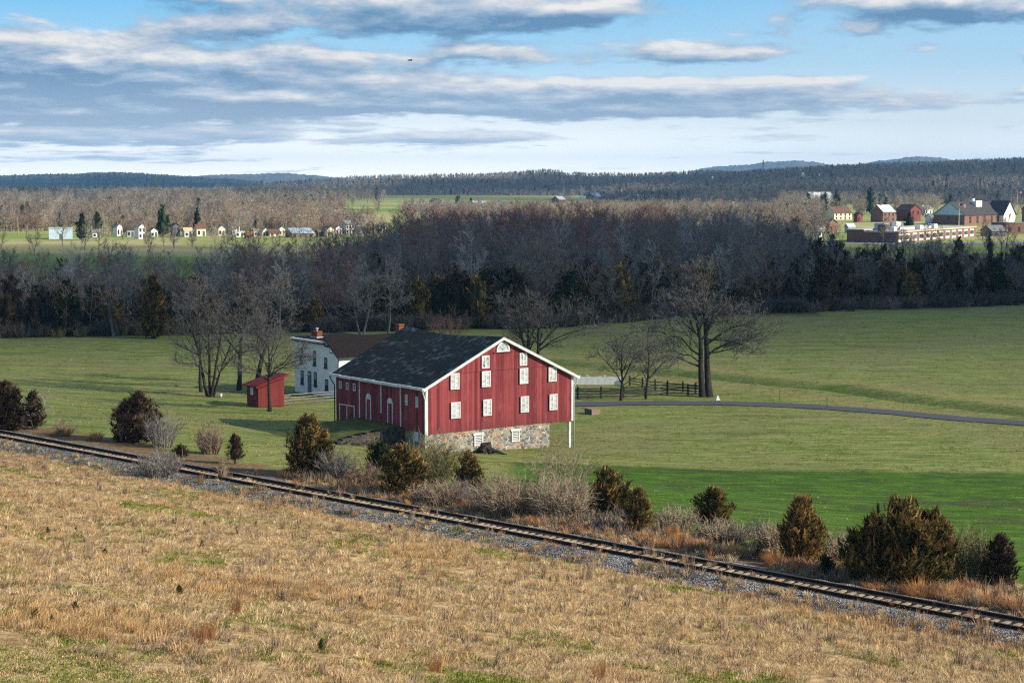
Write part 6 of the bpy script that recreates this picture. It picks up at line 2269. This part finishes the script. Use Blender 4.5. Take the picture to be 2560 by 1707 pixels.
    a = [at(2040, 612, 0), at(2700, 612, 0), at(2700, 604, 0), at(2100, 607, 0)]
    mb.poly([(q.x, q.y, .08) for q in a])
    o = mb.obj('parking_lot', plain('pale_asphalt', (.16, .17, .20), (.12, .13, .15), .2))
    tag(o, kind='structure')
    # green pines of the town, one by one
    for i, (px, b, t, w, lab, mt, tp) in enumerate([
            (204, 600, 533, 36, 'dark spruce right of the pale blue building', MN_GREEN, 1), (243, 580, 530, 28, 'green pine behind the dark spruce', MN_PINE, 1),
            (150, 570, 536, 22, 'dark pine behind the pale blue building', MN_GREEN, 1), (306, 585, 540, 24, 'green pine between the white gabled houses', MN_PINE, 1),
            (408, 590, 515, 46, 'tallest green pine in the town', MN_PINE, 3), (362, 580, 534, 24, 'dark spruce left of the tallest pine', MN_GREEN, 1),
            (494, 588, 519, 26, 'narrow dark pine right of the dark house', MN_GREEN, 2), (521, 560, 517, 20, 'small round topped pine left of a pair', MN_PINE, 1), (543, 560, 512, 20, 'small round topped pine right of a pair', MN_PINE, 1),
            (300, 556, 518, 20, 'distant green pine above the white gabled houses', MN_PINE, 1), (90, 520, 490, 22, 'distant pine in the trees at the far left', MN_PINE, 1),
            (1145, 513, 491, 32, 'round dark tree right of the dark gabled barn', MN_GREEN, 2), (2062, 530, 480, 26, 'green pine in front of the white church hall', MN_PINE, 2),
            (2090, 532, 475, 28, 'dark spruce right of the white church hall', MN_GREEN, 1), (2177, 535, 470, 32, 'tall pine left of the school hall', MN_PINE, 3), (2148, 535, 488, 20, 'slim green pine left of the tall pine', MN_PINE, 1),
            (2272, 570, 530, 32, 'dark cedar in front of the dark red gabled house', MN_GREEN, 1), (1540, 495, 479, 18, 'dark tree in front of the red barn in the far fields', MN_GREEN, 1),
            (1680, 500, 481, 20, 'dark conifer left of a pair in the far fields', MN_GREEN, 1), (1700, 501, 479, 22, 'dark conifer of a pair in the far fields', MN_GREEN, 1),
            (2335, 472, 430, 10, 'lone green pine on the wooded hillside', MN_PINE, 1), (2396, 655, 592, 46, 'dark cedar in front of the school windows', MN_GREEN, 2), (2210, 660, 610, 40, 'dark cedar below the brick end of the school', MN_GREEN, 2),
            (1040, 645, 602, 36, 'dark pine rising out of the middle of the woods', MN_GREEN, 1)]):
        p = at(px, b)
        k = mpp(p)
        tr, cr = cedar(400 + i, (b - t) * k, w * .5 * k, 420, tp, base=.1, shape=.5, spray=.5)
        plant('conifer', p, [('trunk', tr.mesh('trunk', M_BARK, True)), ('crown', cr.mesh('crown', mt))], 0, 1, lab, 'conifer')
school()

# ------------------------------------------------------------------ dry grass of the hillside
def grass():
    rng = random.Random(2024)
    def tuft(seed, n, H, R, w, mat, lie=.5, t0=.5, spread=.35):
        r = random.Random(seed)
        T = TB()
        for i in range(n):
            a = r.uniform(0, 2 * PI); q = math.sqrt(r.random()) * R
            p = Vector((q * math.cos(a), q * math.sin(a), -.03))
            L = H * r.uniform(.5, 1.15)
            b = r.gauss(0, .9) + .6
            le = lie * r.uniform(.4, 1.5)
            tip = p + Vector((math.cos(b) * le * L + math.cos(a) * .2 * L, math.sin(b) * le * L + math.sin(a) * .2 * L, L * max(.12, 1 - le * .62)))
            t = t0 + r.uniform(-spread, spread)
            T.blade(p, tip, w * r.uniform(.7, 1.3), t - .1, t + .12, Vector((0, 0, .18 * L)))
        return proto_obj('grass_tuft', T.mesh('grass_tuft', mat))
    gp = [(at(a, b), r, r2) for a, b, r, r2 in ((720, 1640, 3.6, 1.3), (870, 1600, 2.2, 1.0), (190, 1476, 3.2, 1.2), (430, 1530, 3.0, 1.2), (640, 1570, 2.4, 1.0), (1180, 1650, 2.4, 1.2), (330, 1178, 4.0, 2.2), (920, 1290, 3.2, 1.8), (1180, 1330, 3.0, 1.5), (1600, 1420, 2.4, 1.4), (1560, 1640, 3.0, 1.5), (120, 1600, 2.4, .9))]
    def GP(x, y):
        return max([max(0.0, .5 - .5 * (((x - p.x) / r) ** 2 + ((y - p.y) / r2) ** 2)) for p, r, r2 in gp])
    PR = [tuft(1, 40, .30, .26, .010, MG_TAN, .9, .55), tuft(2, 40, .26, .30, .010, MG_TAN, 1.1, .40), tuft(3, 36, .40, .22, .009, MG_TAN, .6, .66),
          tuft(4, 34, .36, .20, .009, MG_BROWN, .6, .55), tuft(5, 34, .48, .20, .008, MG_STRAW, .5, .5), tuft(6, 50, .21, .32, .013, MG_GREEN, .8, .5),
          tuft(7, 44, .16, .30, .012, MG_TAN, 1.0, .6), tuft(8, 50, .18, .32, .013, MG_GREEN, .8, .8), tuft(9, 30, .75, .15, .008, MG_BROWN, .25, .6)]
    P, I, R_, S = [], [], [], []
    y = 44.0
    while y < 142:
        st = .215 if y < 75 else (.29 if y < 100 else .36)
        xl = -.2845 * y * 1.03 - 5
        xr = min(.2845 * y * 1.03 + 6, (TC - 1.5 - TY * y) / TX)
        x = xl
        while x < xr:
            px, py = x + rng.uniform(-.5, .5) * st, y + rng.uniform(-.5, .5) * st
            x += st
            s = srail(px, py)
            if s > -1.0 - .5 * max(0, min(1, (px + 25) / 45)) + .5 * nz(px * .5, py * .5, 9): continue
            if s > -2.6 and rng.random() < .12: continue
            g1 = nz(px / 5.5, py / 5.5, 11)
            g2 = nz(px / 9 + 40, py / 9, 12)
            g3 = nz(px / 1.6, py / 1.6, 13)
            mown = (py < 53.5 - .55 * (px + 18) + .6 * g1) and px < -3
            r = rng.random()
            if mown:
                k = 6 if r < .80 else (7 if r < .86 else 5)
                sc = rng.uniform(.75, 1.1)
            else:
                wg = max(0, g1 - .10) * 2.0 + .07 + GP(px, py)
                wo = max(0, g2 - .18) * 1.6 + .03
                if s > -9: wo += .04
                if rng.random() < wg: k = 5 if r < .6 else 7
                elif rng.random() < wo: k = 4
                else:
                    g4 = nz(px / 4.0, py / 6.5, 17)
                    k = rng.choices((0, 1, 2, 3, 8), (3 + 3 * max(0, -g4), 2.2, 2.4, .5 + 5 * max(0, g4 - .05), .10 + (.35 if s > -12 else 0)))[0]
                if rng.random() < max(0, -.12 - g3) * 2.4: continue       # bare hollows
                sc = rng.uniform(.5, 1.25) * (1 + .42 * g3) * .9
            P.append((px, py, gz(px, py) - .02)); I.append(k); R_.append(rng.gauss(0, .8)); S.append(sc)
        y += st
    PRV = PR[:4] + [tuft(31, 34, .62, .16, .008, MG_ORANGE, .25, .5)] + PR[5:]
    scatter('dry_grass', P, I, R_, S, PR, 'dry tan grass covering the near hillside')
    n1 = len(P)
    # rough growth along both sides of the ballast
    P, I, R_, S = [], [], [], []
    for i in range(15000):
        t = rng.uniform(-95, 60)
        s = 2.9 + abs(rng.gauss(0, 2.6)) if rng.random() < .75 else 3.2 + rng.uniform(0, 6.5)
        if s > 10.5 or nz(t / 4, s / 2, 15) < -.22: continue
        p = trk(t, s)
        if abs(p.x) > .2845 * p.y + 6: continue
        o_ = nz(t / 5, s / 3, 16)
        k = 4 if (o_ > .1 and rng.random() < (.7 if t > 8 else .25)) else rng.choices((2, 3, 8, 0, 4), (3, 3, 1.6, 2, .8 if t > 8 else .25))[0]
        P.append((p.x, p.y, gz(p.x, p.y) - .02)); I.append(k); R_.append(rng.uniform(0, 6.3)); S.append(rng.uniform(.6, 1.35))
    for i in range(2200):                                        # weeds in and beside the ballast
        t = rng.uniform(-95, 60)
        s = rng.uniform(-3.4, 3.6)
        if nz(t / 6, s, 18) < .1: continue
        p = trk(t, s)
        P.append((p.x, p.y, gz(p.x, p.y) - .02)); I.append(rng.choice((3, 8, 4, 2))); R_.append(rng.uniform(0, 6.3)); S.append(rng.uniform(.5, 1.0))
    scatter('verge_grass', P, I, R_, S, PRV, 'rough brown and orange grass along the ballast')
    n2 = len(P)
    # meadow tussocks, sparse and short, on the fields beyond
    PM = [tuft(21, 16, .22, .3, .022, MG_GREEN, .7, .3), tuft(22, 16, .22, .3, .022, MG_GREEN, .7, .75), tuft(23, 14, .28, .3, .022, MG_TAN, .7, .3)]
    P, I, R_, S = [], [], [], []
    for i in range(26000):
        y = 105 + 200 * rng.random() ** 1.15
        x = rng.uniform(-1, 1) * (.2845 * y + 5)
        s = srail(x, y)
        if s < 8 or y > woodline(x): continue
        q = Vector((x, y, 0)) - BO
        a, b = q.dot(BD), q.dot(BN)
        if -1 < a < 16 and -.5 < b < 14.5: continue
        if -9.5 < a < 0 and 2.8 < b < 16: continue
        g = nz(x / 6, y / 3, 21)
        if g < -.1 and rng.random() < .7: continue
        wheat = y < 141 and x > 0
        if wheat and rng.random() < .5: continue
        k = (0 if rng.random() < .9 else 2) if wheat else rng.choices((0, 1, 2), (3, 2, 1.2))[0]
        P.append((x, y, hz(x, y))); I.append(k); R_.append(rng.uniform(0, 6.3)); S.append(rng.uniform(.35, .85) * (.8 if wheat else 1))
    lane = [at(a_, b_, 0.0) for a_, b_ in ((1330, 1011), (1560, 1009.5), (1790, 1008), (1900, 1010), (2100, 1021), (2400, 1046), (2560, 1058.5))]
    def on_lane(p):
        for a_, b_ in zip(lane, lane[1:]):
            d = b_ - a_
            t = max(0, min(1, ((p[0] - a_.x) * d.x + (p[1] - a_.y) * d.y) / (d.x * d.x + d.y * d.y)))
            if math.hypot(p[0] - a_.x - d.x * t, p[1] - a_.y - d.y * t) < 1.5: return True
        return False
    keep = [i for i, p in enumerate(P) if not on_lane(p)]
    scatter('meadow_grass', [P[i] for i in keep], [I[i] for i in keep], [R_[i] for i in keep], [S[i] for i in keep], PM, 'short grass of the meadows round the barn')
    print('GRASS', n1, n2, len(keep))
    # continuous brush of briars between the cedars
    PB = [proto_obj('brush', shrub(330 + i, h, r, 60, 7, .012, .5, flop=1.3).mesh('brush', m)) for i, (h, r, m) in enumerate([(1.0, .9, MT_TAN), (.8, .9, MT_BROWN), (1.2, .9, MT_GREY), (.9, .8, MT_OLIVE), (.7, .8, MT_TAN)])]
    P, I, R_, S = [], [], [], []
    for i in range(1500):
        t = rng.uniform(-80, 60)
        s = rng.gauss(7.2, 1.7)
        if s < 4.2 or s > 12: continue
        d_ = nz(t / 7, s / 4, 35) + (.28 if -32 < t < 6 else (.26 if t > 6 else -.22))
        if d_ < .02 or rng.random() > .35 + d_: continue
        p = trk(t, s)
        if abs(p.x) > .2845 * p.y + 5: continue
        P.append((p.x, p.y, gz(p.x, p.y) - .03)); I.append(rng.choices(range(5), (3, 2, .3, .8, 3) if t > -32 else (1, 3, 2, .6, 1))[0]); R_.append(rng.uniform(0, 6.3)); S.append(rng.uniform(.5, 1.15))
    scatter('brush', P, I, R_, S, PB, 'tangled tan brush between the cedars along the railway')
    # seedling cedars and weeds that stand out on the hillside
    meC = [cedar(500 + i, .42, .24, 160, 1, base=.0, spray=.6, core=True, shape=.9)[1].mesh('seedling', m) for i, m in enumerate((MN_OLIVE, MN_RUST))]
    spots = [(15, 1325, 0), (120, 1332, 1), (190, 1328, 0), (512, 1318, 0), (640, 1320, 1), (505, 1368, 0), (262, 1388, 0), (448, 1486, 0), (190, 1528, 0),
             (88, 1552, 1), (130, 1562, 1), (805, 1626, 0), (975, 1328, 1), (1140, 1345, 0), (900, 1510, 0), (1375, 1455, 1), (1555, 1365, 1)]
    first = {}
    for i, (px, py, k) in enumerate(spots):
        p = at(px, py)
        sc = rng.uniform(.5, .95)
        lab = ('tiny dark green cedar seedling', 'tiny rusty brown cedar seedling')[k] + ' growing in the dry grass of the near hillside'
        if k not in first:
            first[k] = plant('cedar_seedling', p, [('crown', meC[k])], 0, sc, lab, 'seedling', 'cedar seedlings in the dry grass')
        else:
            copy_plant(first[k], p, rng.uniform(0, 6), (sc, sc, sc))
    for i, (px, py, top, lab) in enumerate([(497, 1608, 1550, 'tall orange broom grass tuft at the lower left, left of a pair'), (522, 1600, 1535, 'tall orange broom grass tuft at the lower left, right of a pair'),
                                            (285, 1545, 1500, 'orange broom grass tuft at the far lower left'), (590, 1540, 1470, 'pale orange broom grass tuft above the pair at the lower left'),
                                            (1088, 1678, 1620, 'orange broom grass tuft at the bottom centre'), (1500, 1700, 1640, 'orange broom grass tuft at the bottom right of centre'),
                                            (1870, 1500, 1470, 'orange broom grass tuft near the ballast at the right'), (502, 1216, 1185, 'orange broom grass tuft by the ballast left of the stout cedar'),
                                            (760, 1250, 1220, 'orange broom grass tuft by the ballast below the stout cedar')]):
        p = at(px, py)
        cr = clump(600 + i, (py - top) * mpp(p), .26, 100, .007, .5)
        plant('grass_clump', p, [('clump', cr.mesh('clump', MG_ORANGE))], 0, 1, lab, 'grass clump')
grass()

# ------------------------------------------------------------------ the cloud whose shadow lies over the farm and the woods
def shade_cloud(base, x0, x1, y0, y1, thick, nx, ny, dens):
    """a long low cloud out to the right, between the valley and the sun"""
    sh = base + 20
    ox, oy = SUNV.x / SUNV.z * sh, SUNV.y / SUNV.z * sh
    V, F = [], []
    X = [x0 + (x1 - x0) * i / nx for i in range(nx + 1)]
    Y = [y0 + (y1 - y0) * j / ny for j in range(ny + 1)]
    idx = {}
    for s in (0, 1):
        for i, x in enumerate(X):
            for j, y in enumerate(Y):
                h = max(0.0, thick(x, y))
                z = base + (h * .85 if s else -h * .15)
                if s == 1: z += .4
                idx[s, i, j] = len(V)
                V.append((x + ox, y + oy, z))
    for i in range(nx):
        for j in range(ny):
            F.append((idx[1, i, j], idx[1, i + 1, j], idx[1, i + 1, j + 1], idx[1, i, j + 1]))
            F.append((idx[0, i, j], idx[0, i, j + 1], idx[0, i + 1, j + 1], idx[0, i + 1, j]))
    for i in range(nx):
        for j in (0, ny):
            q = (idx[0, i, j], idx[0, i + 1, j], idx[1, i + 1, j], idx[1, i, j])
            F.append(q if j == 0 else q[::-1])
    for j in range(ny):
        for i in (0, nx):
            q = (idx[0, i, j], idx[1, i, j], idx[1, i, j + 1], idx[0, i, j + 1])
            F.append(q if i == 0 else q[::-1])
    me = bpy.data.meshes.new('cloud')
    me.from_pydata(V, [], F)
    m = bpy.data.materials.new('cloud_vapour')
    m.use_nodes = True
    N = NT(m.node_tree)
    N.t.nodes.clear()
    out = N.n('ShaderNodeOutputMaterial')
    v = N.n('ShaderNodeVolumePrincipled')
    v.inputs['Color'].default_value = (.97, .97, .98, 1)
    v.inputs['Density'].default_value = dens
    N.t.links.new(v.outputs[0], out.inputs['Volume'])
    me.materials.append(m)
    link_mesh('cloud', me, kind='structure')
def thick_valley(x, y):
    """thickness over the ground point (x, y)"""
    ys = [(112, 0), (140, 8), (165, 18), (215, 21), (250, 38), (285, 135), (430, 160), (500, 95), (600, 40), (690, 0)]
    t = interp(ys, y + 14 * nz(x / 60, y / 60, 51))
    ex = max(0, min(1, (x + 620) / 240)) * max(0, min(1, (700 - x) / 260))
    return t * ex * (1 + .35 * nz(x / 110, y / 55, 52) + .15 * nz(x / 40, y / 30, 53))
def thick_hills(x, y):
    f = nz(x / 700, y / 900, 61) + .5 * nz(x / 240, y / 380, 62)
    e = min(1, max(0, (y - 1650) / 600)) * min(1, max(0, (6900 - y) / 900)) * min(1, max(0, (2300 - abs(x)) / 400))
    return max(0.0, f * 1.3 + .30) * 190 * e
shade_cloud(560.0, -640, 720, 100, 710, thick_valley, 90, 90, .0115)
shade_cloud(1150.0, -2320, 2320, 1600, 6950, thick_hills, 80, 90, .006)

# ------------------------------------------------------------------ haze
def build_haze():
    mb = MB()
    mb.box(-20000, -900, -8, 20000, 15500, 230)
    m = bpy.data.materials.new('haze_air')
    m.use_nodes = True
    N = NT(m.node_tree)
    N.t.nodes.clear()
    out = N.n('ShaderNodeOutputMaterial')
    v = N.n('ShaderNodeVolumePrincipled')
    v.inputs['Color'].default_value = (.27, .62, 1.0, 1)
    v.inputs['Density'].default_value = HAZE
    v.inputs['Anisotropy'].default_value = 0.1
    N.t.links.new(v.outputs[0], out.inputs['Volume'])
    o = mb.obj('haze', m)
    tag(o, kind='stuff')
HAZE = 6.2e-5
build_haze()
